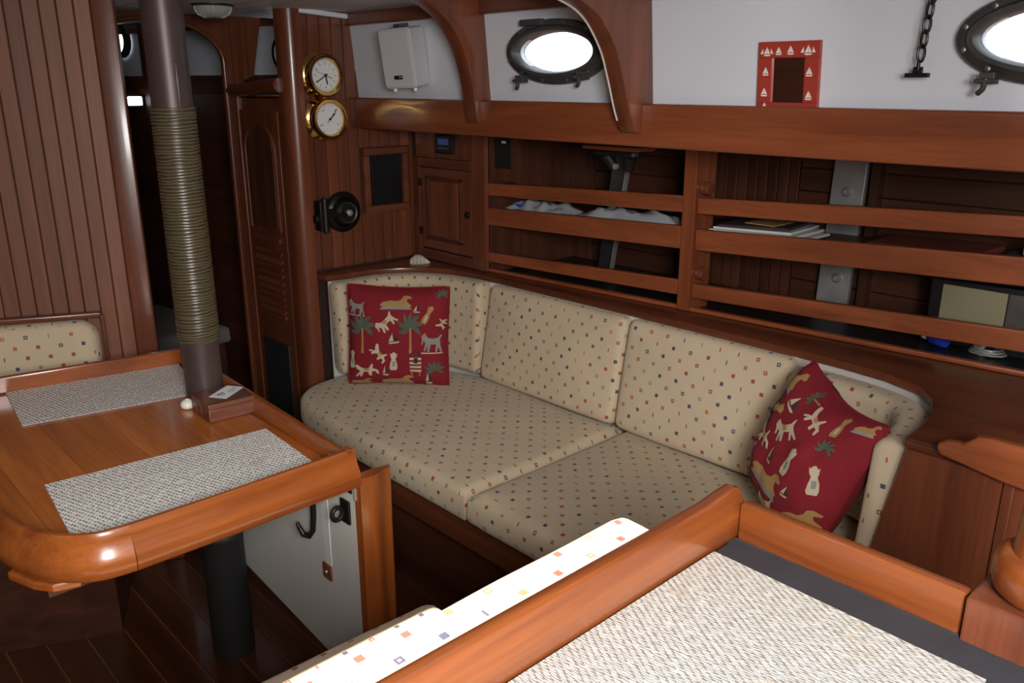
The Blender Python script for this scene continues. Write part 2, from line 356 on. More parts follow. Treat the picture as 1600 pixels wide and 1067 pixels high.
# ---- clock bulkhead
wc = sroot('wall_forward', 'boarded bulkhead carrying the two brass clocks')
YB = 2.88
B(1.60, 2.6, YB + .012, YB + .04, FZ, 1.86).build('backing', 'groove', wc)
x = 1.628
while x < 2.12:
    x1 = min(x + .047, 2.13); z0 = .845
    if 1.885 < (x + x1)/2 < 2.095:
        B(x, x1, YB, YB + .02, z0, 1.05).build('plank', 'mahog_z', wc, bevel=.003); B(x, x1, YB, YB + .02, 1.305, 1.86).build('plank', 'mahog_z', wc, bevel=.003)
    else: B(x, x1, YB, YB + .02, z0, 1.86).build('plank', 'mahog_z', wc, bevel=.003)
    x += .049
tr1 = sroot('trim_1', 'rounded varnished corner post left of the clocks')
pr = [(1.628, YB + .04), (1.565, YB + .04)] + arc(1.61, YB + .012, .045, 180, 270, 8) + [(1.628, YB - .033)]
MB().pz(pr, FZ, 1.83).build('corner_post', 'mahog_z', tr1)
B(1.615, 1.63, YB - .03, YB + .02, FZ, .84).build('post_return', 'mahog_z', tr1)

# ---- arched bulkhead
YA = 3.35
wa = sroot('wall_forward_arch', 'varnished bulkhead with an arched doorway to the forward cabin')
acx, arx, ary, asz = 1.30, .268, .155, 1.63
ar = arc(acx, asz, arx, 0, 180, 28, ary)
for side in (0, 1):
    half = ar[:15] if side == 0 else ar[14:]
    if side == 0: poly = [(acx + arx, FZ)] + half + [(acx, 1.9), (1.76, 1.9), (1.69, 1.58), (1.645, 1.56), (1.645, FZ)]
    else: poly = half + [(acx - arx, FZ), (.3, FZ), (.3, 1.9), (acx, 1.9)]
    MB().py(poly, YA, YA + .035).build('panel', 'mahog_z', wa)
ed = [(acx + arx, FZ)] + ar + [(acx - arx, FZ)]
MB().tube([(p, YA + .004, q) for p, q in ed], .010, 8).build('arch_edge', 'mahog_z', wa, smooth=True)
for xx in (1.60, 1.665):
    B(xx, xx + .003, YA - .001, YA + .002, FZ, 1.86).build('groove', 'groove', wa)

# ---- forward cabin seen through the arch
wf = sroot('wall_starboard_forward', 'white cabin side of the dark forward cabin')
def fside(y): return 1.9 - (y - 3.4)*.194
def fwall(mb, y0, y1, z0, z1, t=.02, dx=0):
    return mb.quad8([(fside(y0)+dx, y0, z0), (fside(y0)+dx+t, y0, z0), (fside(y1)+dx+t, y1, z0), (fside(y1)+dx, y1, z0)], [(fside(y0)+dx, y0, z1), (fside(y0)+dx+t, y0, z1), (fside(y1)+dx+t, y1, z1), (fside(y1)+dx, y1, z1)])
fwall(MB(), 3.39, 5.6, 1.57, 1.95).build('upper_panel', 'white', wf)
fwall(MB(), 3.39, 5.6, 1.50, 1.585, .02, -.025).build('rail', 'lining_y', wf, bevel=.004)
fwall(MB(), 3.39, 5.6, 1.785, 1.83, .02, -.022).build('top_strip', 'mahog_y', wf, bevel=.004)
fwall(MB(), 3.39, 5.6, FZ, 1.5, .02, .01).build('lower_panel', 'lining_y', wf)
fwall(MB(), 4.38, 4.47, FZ, 1.95, .03, -.035).build('post', 'lining_z', wf)
B(-.9, 1.7, 5.4, 5.43, FZ, 1.95).build('end_panel', 'lining_z', wf)
B(.3, .33, YA, 5.4, FZ, 1.95).build('inner_panel', 'lining_z', wf)
bk = tag(cushion_mb([(1.0, 3.9), (1.72, 3.9), (1.55, 5.2), (1.0, 5.2)], .10, .03, .01, Matrix.Translation((0, 0, .30))).build('bunk_cushion', 'bunk_cloth', smooth=True), 'dim grey bunk cushion in the dark forward cabin', 'cushion')
tag(MB().box(1.0, 1.7, 3.92, 5.2, FZ, .298).build('bunk', 'lining_y', bevel=.005), 'dark wooden bunk base beyond the arched doorway', 'bunk')

# ---- white cabin side, side beam, ceiling
SX0, SX1 = 1.885, 1.855      # X at z 1.48 and z 1.78
def sx(z): return SX0 + (SX1 - SX0)*(z - 1.48)/.30
ws = sroot('wall_starboard', 'white painted cabin side above the settee')
def ellipse(cy, cz, a, b, n=40): return [(cy + a*math.cos(2*PI*k/n), cz + b*math.sin(2*PI*k/n)) for k in range(n)]
def side_panel(y0, y1, hole=None):
    """panel X=sx(z) between y0 and y1, optional elliptical hole, 15 mm thick"""
    bm = bmesh.new(); z0, z1 = 1.46, 1.80
    outer = [(y0, z0), (y1, z0), (y1, z1), (y0, z1)]
    def ring(pts):
        v = [bm.verts.new((0, a, b)) for a, b in pts]; return [bm.edges.new((v[i], v[(i+1) % len(v)])) for i in range(len(v))]
    es = ring(dens(outer, .1)) + (ring(hole) if hole else [])
    bmesh.ops.triangle_fill(bm, edges=es, use_beauty=True)
    bm.faces.ensure_lookup_table()
    res = bmesh.ops.extrude_face_region(bm, geom=list(bm.faces)); ev = [g for g in res['geom'] if isinstance(g, bmesh.types.BMVert)]
    for v in ev: v.co.x += .015
    for v in bm.verts: v.co.x += sx(v.co.z)
    bm.verts.index_update(); mb = MB(); mb.add([v.co.copy() for v in bm.verts], [[v.index for v in f.verts] for f in bm.faces]); bm.free(); return mb
PORTS = [(1.800, 1.637), (.488, 1.634)]
side_panel(2.17, 3.34).build('panel', 'white', ws)
side_panel(1.50, 2.15, ellipse(*PORTS[0], .158, .056)).build('panel', 'white', ws)
side_panel(-.9, 1.48, ellipse(*PORTS[1], .158, .056)).build('panel', 'white', ws)
for ya, yb in ((2.15, 2.17), (1.48, 1.50)): B(1.86, 1.90, ya, yb, 1.46, 1.80).build('joint', 'mahog_z', ws)
tr2 = sroot('trim_2', 'wooden strip between white cabin side and ceiling')
for ya, yb in ((2.18, 3.34), (1.53, 2.12), (-.9, 1.47)): B(1.835, 1.87, ya, yb, 1.755, 1.80).build('strip', 'mahog_y', tr2, bevel=.006)
tr3 = sroot('trim_3', 'wide varnished beam below the white cabin side')
B(1.838, 1.872, -.9, 2.878, 1.385, 1.498).build('beam', 'rail_y', tr3, bevel=.008, seg=3)
B(1.872, 2.69, -.92, 3.39, 1.472, 1.485).build('side_deck', 'lining_y', tr3)
ce = sroot('ceiling', 'white planked cabin ceiling')
def ceil_strip(y0, y1, xa, xb): B(xa, xb, y0, y1, 1.803, 1.818).build('plank', 'white', ce, bevel=.003)
HY0, HY1, HX0, HX1 = .775, .905, -.20, .88          # added narrow slit, lets sun onto the bench back cushion
JY0, JY1 = 1.385, 1.49                              # added second slit, lets sun onto the bench seat front
CX0, CX1, CY0, CY1 = -.38, .38, -.62, .02           # companionway hatch above the ladder
x = -1.3
while x < 1.87:
    xb = min(x + .088, 1.872); mid = (x + xb)/2; cuts = []
    if CX0 < mid < CX1: cuts.append((CY0, CY1))
    if HX0 < mid < HX1: cuts.extend([(HY0, HY1), (JY0, JY1)])
    y = -.9
    for a, b2 in cuts + [(YA + .0, None)]:
        if a > y: ceil_strip(y, a, x, xb)
        y = b2
    x += .09
B(.3, 1.9, YA + .035, 5.42, 1.83, 1.85).build('forward_panel', 'white', ce)
roof = [( -1.32, 1.95, -.92, CY0), (-1.32, CX0, CY0, CY1), (CX1, 1.95, CY0, CY1), (-1.32, 1.95, CY1, HY0), (-1.32, HX0, HY0, HY1), (HX1, 1.95, HY0, HY1), (-1.32, 1.95, HY1, JY0), (-1.32, HX0, JY0, JY1), (HX1, 1.95, JY0, JY1), (-1.32, 1.95, JY1, 3.40)]
for r in roof: B(*r, 1.822, 1.85).build('deck', 'white', ce)
MB().bar((1.63, 2.862, 1.80), (1.835, 2.862, 1.787), .022, .018).build('cove_strip', 'white', ce, bevel=.004)
# companionway hatch coaming and frames of the added sun slits
hc = sroot('window_4', 'open companionway hatch with wooden coaming')
for r in ((CX0 - .03, CX0, CY0 - .03, CY1 + .03), (CX1, CX1 + .03, CY0 - .03, CY1 + .03), (CX0, CX1, CY0 - .03, CY0), (CX0, CX1, CY1, CY1 + .03)): B(*r, 1.80, 1.93).build('coaming', 'mahog_x', hc, bevel=.004)
dl = sroot('window_5', 'added narrow ceiling slit that lets sun onto the bench back cushion')
for r in ((HX0 - .02, HX0, HY0 - .02, HY1 + .02), (HX1, HX1 + .02, HY0 - .02, HY1 + .02), (HX0, HX1, HY0 - .02, HY0), (HX0, HX1, HY1, HY1 + .02)): B(*r, 1.795, 1.87).build('frame', 'bronze', dl, bevel=.003)
d2 = sroot('window_7', 'added second ceiling slit that lets sun onto the bench seat')
for r in ((HX0 - .02, HX0, JY0 - .02, JY1 + .02), (HX1, HX1 + .02, JY0 - .02, JY1 + .02), (HX0, HX1, JY0 - .02, JY0), (HX0, HX1, JY1, JY1 + .02)): B(*r, 1.795, 1.87).build('frame', 'bronze', d2, bevel=.003)
# rest of the cabin, behind and beside the viewpoint
struct(B(-1.34, -1.31, -.92, 3.4, FZ, 1.86).build('wall_port', 'board_y')); wt = sroot('wall_aft', 'aft bulkhead with the companionway opening behind the viewpoint')
for r in ((-1.32, -.46, FZ, 1.82), (.30, 2.66, FZ, 1.82), (-.46, .30, FZ, 1.25)): B(r[0], r[1], -.95, -.91, r[2], r[3]).build('panel', 'board_x', wt)
struct(B(2.662, 2.69, -.95, 3.42, FZ, 1.50).build('wall_starboard_hull', 'lining_y'))
struct(B(-1.32, .28, 3.36, 3.39, FZ, 1.86).build('wall_port_end', 'board_z'))

# ---- portholes
def porthole(n, cy, cz, label):
    r = sroot('window_%d' % n, label); K = 48
    def P(a, ra, rb, d): zz = cz + rb*math.sin(a); return Vector((sx(zz) - d, cy + ra*math.cos(a), zz))
    prof = [(.202, .091, 0), (.202, .091, .016), (.197, .087, .022), (.182, .075, .024), (.176, .069, .034), (.165, .060, .034), (.160, .055, .024), (.160, .055, -.02)]
    mb = MB(); pts = [P(2*PI*k/K, *q) for q in prof for k in range(K)]
    mb.add(pts, [(j*K + k, j*K + (k+1) % K, (j+1)*K + (k+1) % K, (j+1)*K + k) for j in range(len(prof)-1) for k in range(K)]); mb.build('rim', 'bronze', r, smooth=True)
    mb = MB(); pts = [P(2*PI*k/K, .161, .056, .008) for k in range(K)]; mb.add(pts, [list(range(K))]); mb.build('pane', 'porthole_glass', r)
    for k in range(12):
        p = P(2*PI*(k + .5)/12, .190, .081, .022); MB().lathe([(.0065, 0), (.006, .003), (.003, .0045)], p, (-1, 0, 0), 10).build('bolt', 'dull_steel', r, smooth=True)
    for s in (1, -1):
        yy, zz = cy + s*.125, cz - .078 + (.004 if s > 0 else .012); X = sx(zz)
        d = MB().box(X - .05, X - .02, yy - .014, yy + .014, zz - .012, zz + .010); d.tube([(X - .05, yy, zz), (X - .045, yy + .006, zz - .022), (X - .04, yy + .016, zz - .030)], .006, 8); d.tube([(X - .05, yy - .022, zz - .006), (X - .05, yy + .022, zz - .006)], .0045, 8)
        d.build('latch_dog', 'bronze', r, bevel=.002)
    mb = MB().box(sx(cz + .08) - .036, sx(cz + .08) - .018, cy + .03, cy + .12, cz + .074, cz + .092); mb.build('hinge', 'bronze', r, bevel=.003)
    return r
porthole(1, *PORTS[0], 'oval bronze porthole between the two curved knees')
porthole(2, *PORTS[1], 'oval bronze porthole at the right beside the hanging chain')
# small forward porthole, partly hidden by the bulkhead edge
r3 = sroot('window_3', 'round dark-rimmed porthole in the forward cabin')
pc = Vector((fside(4.67) - .004, 4.67, 1.755)); ax = Vector((-1, -.194, 0)).normalized()
MB().lathe([(.082, 0), (.082, .02), (.078, .03), (.062, .03), (.058, .01)], pc, ax, 28, False).build('rim', 'black_metal', r3, smooth=True)
MB().lathe([(.060, .008), (.060, .012)], pc, ax, 24).build('pane', 'lit_window', r3)
r6 = sroot('window_6', 'dark porthole rim peeking out behind the corner post'); pc = Vector((fside(3.415) - .004, 3.415, 1.672))
MB().lathe([(.085, 0), (.085, .02), (.078, .03), (.062, .03), (.058, .01)], pc, ax, 28, False).build('rim', 'black_metal', r6, smooth=True)
MB().lathe([(.060, .006), (.060, .010)], pc, ax, 24).build('pane', 'lit_window', r6)
rl = thing('bright_spot', 'small lamp-shaped bright spot glowing inside the dark forward cabin', 'lamp')  # glowing block on a steel cup, makes a small bright spot
qc = Vector((fside(4.52) - .06, 4.52, 1.465)); MB().lathe([(.030, 0), (.036, -.02), (.034, -.045)], qc, (.9, .3, 0), 14).build('shade', 'dull_steel', rl, smooth=True)
B(qc.x - .052, qc.x + .02, qc.y - .05, qc.y - .036, qc.z - .022, qc.z + .022).build('lens', 'lit_window', rl, bevel=.006); B(qc.x + .02, qc.x + .11, qc.y - .01, qc.y + .01, qc.z + .0, qc.z + .016).build('bracket', 'black_metal', rl)

# ---- curved knees
def knee(y, inner, outer, label, edge_line=False):
    k = tag(MB().py(inner + outer, y, y + .055).build('curved_knee', 'mahog_z', bevel=.007, seg=3), label, 'knee bracket')
    if edge_line: MB().tube([(p[0] + .0005, y + .052, p[1] - .0005) for p in inner[4:34]], .003, 6).build('pale_edge_line', 'liner', k, smooth=True)  # thin pale tube along the concave edge of the knee
    return k
def smooth_poly(p, n=6):
    out = []
    for i in range(len(p) - 1):
        p0, p1, p2, p3 = [Vector(p[max(0, min(len(p)-1, j))]) for j in (i-1, i, i+1, i+2)]
        for s in range(n):
            t = s/n; out.append(tuple(.5*((2*p1) + (p2 - p0)*t + (2*p0 - 5*p1 + 4*p2 - p3)*t*t + (3*p1 - p0 - 3*p2 + p3)*t**3)))
    return out + [tuple(p[-1])]
knee(2.112, smooth_poly([(1.40, 1.802), (1.585, 1.790), (1.69, 1.745), (1.757, 1.675), (1.798, 1.575), (1.815, 1.49), (1.822, 1.44)]), [(1.830, 1.425), (1.850, 1.425), (1.884, 1.50), (1.858, 1.76), (1.855, 1.802)], 'curved wooden knee bracket between the white speaker and the left porthole')
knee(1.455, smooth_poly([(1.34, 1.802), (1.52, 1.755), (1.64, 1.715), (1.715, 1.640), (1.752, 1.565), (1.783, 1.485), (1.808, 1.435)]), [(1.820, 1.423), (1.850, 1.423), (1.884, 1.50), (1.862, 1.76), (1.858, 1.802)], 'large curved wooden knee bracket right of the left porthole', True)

# ================================================================== STARBOARD JOINERY
LZ = .84
# ---- hanging locker face with louvred door (X = 1.575, facing the passage)
hl = thing('hanging_locker', 'narrow dark locker with arched and louvred door beside the passage', 'locker')
LX = 1.575
B(LX + .012, LX + .03, YB + .04, YA - .005, FZ, 1.50).build('face', 'mahog_z', hl)
B(LX + .002, LX + .014, YB + .04, YB + .085, FZ, 1.5).build('stile', 'mahog_z', hl, bevel=.003); B(LX + .002, LX + .014, YA - .06, YA - .005, FZ, 1.5).build('stile', 'mahog_z', hl, bevel=.003)
dd = B(LX + .004, LX + .016, YB + .095, YA - .07, 0, 1.45).build('door', 'mahog_z', hl, bevel=.003)
y0, y1 = YB + .14, YA - .115; ym = (y0 + y1)/2
pp = [(y0, 1.0), (y0, 1.30)] + arc(ym, 1.30, (y1 - y0)/2, 180, 0, 12, .09) + [(y1, 1.0)]
MB().px(pp, LX - .004, LX + .006).build('raised_panel', 'lining_z', dd, bevel=.004)
MB().tube([(LX, a, b) for a, b in [(y0 - .012, .99), (y0 - .012, 1.30)] + arc(ym, 1.30, (y1 - y0)/2 + .012, 180, 0, 12, .1) + [(y1 + .012, .99)]], .006, 6).build('molding', 'mahog_z', dd, smooth=True)
for k in range(9):
    z = .66 + k*.030; MB().quad8([(LX - .006, y0, z - .012), (LX + .008, y0, z), (LX + .008, y1, z), (LX - .006, y1, z - .012)], [(LX - .006, y0, z - .006), (LX + .008, y0, z + .012), (LX + .008, y1, z + .012), (LX - .006, y1, z - .006)]).build('louvre', 'mahog_y', dd)
for k, (z0, z1) in enumerate(((.63, .645), (.945, .96))): B(LX - .006, LX + .008, y0, y1, z0, z1).build('louvre_rail', 'mahog_y', dd)
B(LX - .003, LX + .008, y0, y1, .12, .52).build('dark_panel', 'rubber', dd, bevel=.004)
hr = tag(MB().tube([(1.59, YA + .02, 1.522), (1.575, 3.2, 1.525), (1.565, 3.05, 1.537), (1.565, YB + .03, 1.543)], .026, 14).build('handrail', 'mahog_y', smooth=True), 'thick rounded wooden rail on top of the dark passage locker', 'rail')
B(LX + .012, 1.88, YB + .04, YA - .003, 1.495, 1.505).build('locker_top', 'mahog_y', hl)

# ---- corner locker (X = 2.13)
cl = thing('corner_locker', 'small wooden locker with panelled door in the settee corner', 'locker')
B(2.142, 2.16, 2.42, YB - .002, LZ + .004, 1.46).build('face', 'groove', cl)
y = 2.50
while y < 2.86: B(2.128, 2.150, y, min(y + .038, YB - .004), 1.262, 1.46).build('plank', 'mahog_z', cl, bevel=.003); y += .040
B(2.124, 2.150, 2.835, YB - .004, LZ + .004, 1.262).build('stile', 'mahog_z', cl, bevel=.003); B(2.124, 2.150, 2.42, 2.498, LZ + .004, 1.46).build('stile', 'mahog_z', cl, bevel=.003)
B(2.118, 2.150, 2.50, 2.833, 1.225, 1.262).build('rail', 'mahog_y', cl, bevel=.003); B(2.124, 2.150, 2.50, 2.833, LZ + .004, .885).build('rail', 'mahog_y', cl, bevel=.003)
dr = B(2.126, 2.148, 2.505, 2.830, .89, 1.222).build('door', 'mahog_z', cl, bevel=.004)
B(2.116, 2.130, 2.575, 2.765, .945, 1.175).build('raised_panel', 'mahog_z', dr, bevel=.007, seg=2)
for r in ((2.56, 2.78, 1.178, 1.190), (2.56, 2.78, .930, .942), (2.56, 2.572, .93, 1.19), (2.768, 2.78, .93, 1.19)): B(2.116, 2.13, *r).build('molding', 'lining_y', dr, bevel=.003)
MB().lathe([(.012, 0), (.014, .008), (.008, .014)], (2.126, 2.522, 1.055), (-1, 0, 0), 14).build('knob', 'black_metal', dr, smooth=True)
for z in (.96, 1.16): B(2.118, 2.128, 2.818, 2.832, z - .015, z + .015).build('hinge', 'black_metal', dr)

# ---- open bookshelf behind fiddle rails
bs = thing('bookshelf', 'long open shelf with three horizontal wooden fiddle rails behind the settee', 'shelf')
def shx(y): return 2.14 + (2.45 - y)*.088
HXB = 2.62
def rail(ya, yb, za, zb, h, name='fiddle_rail', mat='rail_y', t=.022):
    xa, xb = shx(ya), shx(yb)
    MB().quad8([(xa, ya, za[0]), (xa + t, ya, za[0]), (xb + t, yb, zb[0]), (xb, yb, zb[0])], [(xa, ya, za[1]), (xa + t, ya, za[1]), (xb + t, yb, zb[1]), (xb, yb, zb[1])]).build(name, mat, bs, bevel=.005)
for za, zm, zm2, ze in (((1.138, 1.187), (1.158, 1.211), (1.158, 1.210), (1.205, 1.260)), ((1.025, 1.093), (1.041, 1.115), (1.042, 1.110), (1.085, 1.160)), ((.880, .920), (.889, .940), (.887, .935), (.912, .972))):
    rail(2.425, 1.577, za, zm, 0); rail(1.527, .12, zm2, ze, 0)
rail(2.425, .12, (LZ + .001, .856), (LZ + .001, .856), 0, 'base_rail')
def upright(y0, y1): MB().quad8([(shx(y1) - .006, y0, LZ + .002), (shx(y0) + .10, y0, LZ + .002), (shx(y0) + .10, y1, LZ + .002), (shx(y1) - .006, y1, LZ + .002)], [(shx(y1) - .006, y0, 1.46), (shx(y0) + .10, y0, 1.46), (shx(y0) + .10, y1, 1.46), (shx(y1) - .006, y1, 1.46)]).build('upright', 'rail_z', bs, bevel=.005)
upright(1.528, 1.576); upright(.06, .12)
for z in (1.235, .965):
    MB().py(arc(shx(1.5) + .03, z, .022, 0, 360, 14)[:-1], 1.500, 1.528).build('stop_block', 'mahog_y', bs, bevel=.003)
MB().quad8([(2.17, 2.42, 1.06), (HXB, 2.42, 1.06), (HXB, .12, 1.105), (2.34, .12, 1.105)], [(2.17, 2.42, 1.072), (HXB, 2.42, 1.072), (HXB, .12, 1.117), (2.34, .12, 1.117)]).build('shelf_board', 'lining_y', bs)
B(HXB + .002, HXB + .02, -.1, 2.875, LZ - .02, 1.49).build('backing', 'groove', bs)
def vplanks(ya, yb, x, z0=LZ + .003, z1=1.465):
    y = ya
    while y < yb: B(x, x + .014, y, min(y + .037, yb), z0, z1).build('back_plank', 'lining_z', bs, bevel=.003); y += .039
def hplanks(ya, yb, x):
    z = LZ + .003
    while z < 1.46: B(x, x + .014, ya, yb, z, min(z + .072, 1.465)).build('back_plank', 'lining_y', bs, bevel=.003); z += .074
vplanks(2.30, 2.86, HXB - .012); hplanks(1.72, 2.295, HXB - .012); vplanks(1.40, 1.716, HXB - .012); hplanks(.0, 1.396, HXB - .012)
MB().quad8([(2.175, 2.40, LZ + .001), (HXB, 2.40, LZ + .001), (HXB, .13, LZ + .001), (2.375, .13, LZ + .001)], [(2.175, 2.40, LZ + .004), (HXB, 2.40, LZ + .004), (HXB, .13, LZ + .004), (2.375, .13, LZ + .004)]).build('black_sheet', 'black', bs)  # thin black sheet laid to make the low shelf floor darker
B(2.145, HXB + .02, 2.405, 2.43, LZ + .003, 1.485).build('end_board', 'lining_z', bs)

# ---- ledge over the settee
LEDGE = [(1.632, 2.846)] + [(1.64, 2.802), (1.74, 2.79)] + arc(1.74, 2.44, .352, 90, 6, 12)[1:] + [(2.10, 2.30), (2.105, 1.7), (2.105, 1.10)] + [(2.10, .95), (2.086, .83), (2.05, .73), (1.99, .675), (1.91, .645), (1.82, .628), (1.712, .622), (1.712, .02)]
lg = thing('ledge', 'curved wooden ledge running round the settee below the fiddle rails', 'ledge')
poly = LEDGE + [(2.66, .02), (2.66, YB - .003), (1.632, YB - .003)]
MB().pz(poly, LZ - .024, LZ).build('top', 'mahog_y', lg, bevel=.006, seg=3)
# white liner board below the ledge edge
ln = [(p[0] + (.012 if p[1] > 1 else .010), p[1] + (.006 if p[1] > 2.5 else -.012 if p[1] < .8 else 0)) for p in LEDGE[1:-1]]
MB().sweep([(a, b, 0) for a, b in ln], lambda i: [(0, .3), (.008, .3), (.008, LZ - .026), (0, LZ - .026)]).build('backing_board', 'liner', lg)
MB().tube([(1.83, 2.795 - .016, LZ - .028)] + [(a, b, LZ - .028) for a, b in arc(1.745, 2.43, .34, 75, 15, 10)], .006, 6).build('edge_strip', 'steel', lg, smooth=True)

# ---- aft cabinet
ac = thing('aft_cabinet', 'wooden cabinet with notched grab rail at the aft end of the settee', 'cabinet')
MB().px([(.760, FZ), (.684, .45), (.618, LZ - .025), (.02, LZ - .025), (.02, FZ)], 1.715, 1.74).build('side_panel', 'mahog_z', ac, bevel=.004)
B(1.74, 2.08, .585, .605, .1, LZ - .03).build('end_panel', 'mahog_z', ac)
for y0, y1, z0, z1 in ((.405, .425, FZ, LZ - .03), ): B(1.706, 1.716, y0, y1, z0, z1).build('stile', 'mahog_z', ac, bevel=.003)
ad = B(1.704, 1.716, .06, .335, .1, .70).build('door', 'mahog_z', ac, bevel=.006)
B(1.698, 1.706, .10, .295, .16, .64).build('raised_panel', 'mahog_z', ad, bevel=.006)
MB().lathe([(.006, 0), (.005, .004)], (1.706, .40, .53), (-1, 0, 0), 12).build('screw_plug', 'dull_steel', ac, smooth=True)
gr = [(.548, .858), (.552, .847), (.540, .834), (.50, .828), (.42, .815), (.30, .805), (.02, .80), (.02, .90), (.455, .897), (.48, .893), (.493, .880), (.505, .870), (.535, .867)]
MB().px(gr, 1.685, 1.71).build('grab_rail', 'rail_y', ac, bevel=.007, seg=3)
B(1.78, 2.12, .06, .40, LZ + .001, LZ + .004).build('black_inset', 'black', ac)

# ---- settee base
sb = thing('settee_base', 'low varnished wooden base under the patterned settee cushions', 'settee')
fr = [(1.60, 2.80), (1.56, 2.77), (1.50, 2.70), (1.445, 2.58), (1.42, 2.45), (1.405, 2.2), (1.405, .62)]
MB().sweep([(a, b, 0) for a, b in fr], lambda i: [(0, .235), (.025, .235), (.025, .375), (.018, .384), (.006, .384), (0, .375)]).build('front_rail', 'mahog_y', sb)
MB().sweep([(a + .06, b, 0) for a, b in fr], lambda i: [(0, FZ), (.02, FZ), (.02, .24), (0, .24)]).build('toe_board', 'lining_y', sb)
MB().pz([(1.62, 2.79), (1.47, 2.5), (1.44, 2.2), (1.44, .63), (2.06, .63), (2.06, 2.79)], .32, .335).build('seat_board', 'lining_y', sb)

# ---- seat cushions
SZ = .452
o1 = arc(1.56, 2.56, .185, 180, 95, 8) + [(1.62, 2.765), (1.80, 2.765)]
out1 = [(2.065, 1.657), (2.065, 2.35), (1.98, 2.60), (1.88, 2.72), (1.80, 2.76), (1.64, 2.765)] + arc(1.585, 2.56, .20, 95, 180, 8) + [(1.376, 2.45), (1.366, 2.2), (1.366, 1.66)]
tag(cushion_mb(out1, .112, .036, .012, Matrix.Translation((0, 0, SZ - .118)), 1).build('seat_cushion', 'fabric', smooth=True), 'long cream patterned seat cushion under the upright red pillow', 'cushion', 'settee seat cushions')
out2 = [(1.364, .64), (2.065, .64), (2.065, 1.645), (1.364, 1.645)]
tag(cushion_mb(out2, .112, .040, .012, Matrix.Translation((0, 0, SZ - .118)), 5).build('seat_cushion', 'fabric', smooth=True), 'cream patterned seat cushion at the aft end, beside the tilted red pillow', 'cushion', 'settee seat cushions')
# ---- back cushions (leaning)
def back_cushion(ya, yb, z0, h, xf, xt, label, seed):
    wdt = yb - ya; Mx = frame_m((xf, (ya + yb)/2, z0), (0, -1, 0), (-1, 0, (xt - xf)/h*1.0)); Mx = Mx @ Matrix.Translation((0, h/2, -.085))
    tag(cushion_mb(rrect(wdt/2, h/2, .03, 4), .085, .030, .012, Mx, seed).build('back_cushion', 'fabric', smooth=True), label, 'cushion', 'settee back cushions')
back_cushion(1.672, 2.345, .455, .372, 2.005, 2.075, 'cream patterned back cushion in the middle of the settee, next to the curved corner', 3)
back_cushion(1.078, 1.664, .455, .374, 2.005, 2.075, 'cream patterned back cushion touching the tilted red pillow', 9)
def rr_sect(t, h, r=.028, z0=.0, lean=0):
    pts = rrect(t/2, h/2, r, 5, -t/2, z0 + h/2)
    return [(a - lean*(b - z0)/h, b) for a, b in pts]
def path_cushion(pts, t, h, z0, label, lean=.0, n=7, grp='settee back cushions'):
    path = smooth_poly(pts, n); N_ = len(path)
    def sect(i):
        e = min(i, N_ - 1 - i); k = 1 - .35*(1 - min(1, e/2.0))**2; s = rr_sect(t, h, .03, z0, lean)
        cx_, cz_ = -t/2, z0 + h/2
        return [(cx_ + (a - cx_)*k, cz_ + (b - cz_)*(1 - (1 - k)*.22)) for a, b in s]
    mb = MB().sweep([(a, b, 0) for a, b in path], sect)
    tag(mb.build('back_cushion', 'fabric', smooth=True), label, 'cushion', grp)
# left-hand side of travel = inboard: run from aft to forward along the back
path_cushion([(2.098, 2.362), (2.092, 2.46), (2.055, 2.60), (1.97, 2.715), (1.85, 2.775), (1.74, 2.782), (1.638, 2.785)][::-1], .085, .365, .455, 'curved cream patterned corner cushion behind the upright red pillow', -.02)
path_cushion([(1.745, .632), (1.83, .642), (1.93, .665), (2.02, .715), (2.065, .80), (2.085, .92), (2.09, 1.065)][::-1], .085, .352, .455, 'curved cream patterned corner cushion behind the tilted red pillow at the aft end', -.02)

# ================================================================== PILLOWS
DOG = [(0, .42), (.05, .6), (.02, .75), (.10, .86), (.20, .92), (.26, .80), (.34, .72), (.55, .68), (.78, .70), (.92, .84), (.97, .80), (.88, .62), (.90, .40), (.98, .12), (.90, .10), (.80, .34), (.74, .12), (.66, .12), (.70, .42), (.46, .44), (.38, .12), (.30, .12), (.30, .40), (.20, .14), (.12, .16), (.20, .48), (.14, .60), (.06, .42)]
SIT = [(.30, 0), (.66, 0), (.72, .14), (.70, .36), (.62, .56), (.68, .66), (.74, .84), (.66, .80), (.58, .90), (.44, .88), (.36, .80), (.28, .86), (.32, .66), (.38, .56), (.28, .34), (.24, .12)]
LIE = [(0, .1), (.1, .34), (.32, .46), (.55, .44), (.66, .56), (.72, .78), (.84, .84), (.98, .70), (.96, .60), (.84, .58), (.84, .40), (.98, .14), (.95, .08), (.10, .04)]
RUN = [(0, .22), (.14, .40), (.24, .48), (.10, .68), (.02, .86), (.14, .92), (.28, .74), (.40, .66), (.62, .66), (.74, .90), (.80, .88), (.76, .62), (.96, .48), (.98, .22), (.90, .22), (.84, .42), (.70, .40), (.68, .16), (.58, .18), (.56, .42), (.38, .44), (.26, .14), (.18, .20), (.22, .36), (.06, .16)]
def frond(a, l, wd): c, s = math.cos(a), math.sin(a); q = [(0, 0), (l*.35, wd), (l*.75, wd*.7), (l, -l*.12), (l*.6, -wd*.5)]; return [(.5 + u*c - v*s, .62 + u*s + v*c) for u, v in q]
PALM = [frond(a, l, .09) for a, l in ((-.35, .42), (.25, .46), (.85, .42), (1.57, .38), (2.25, .42), (2.9, .46), (3.5, .42))]
TRUNK = [(.46, 0), (.55, 0), (.535, .3), (.53, .62), (.47, .62), (.475, .3)]
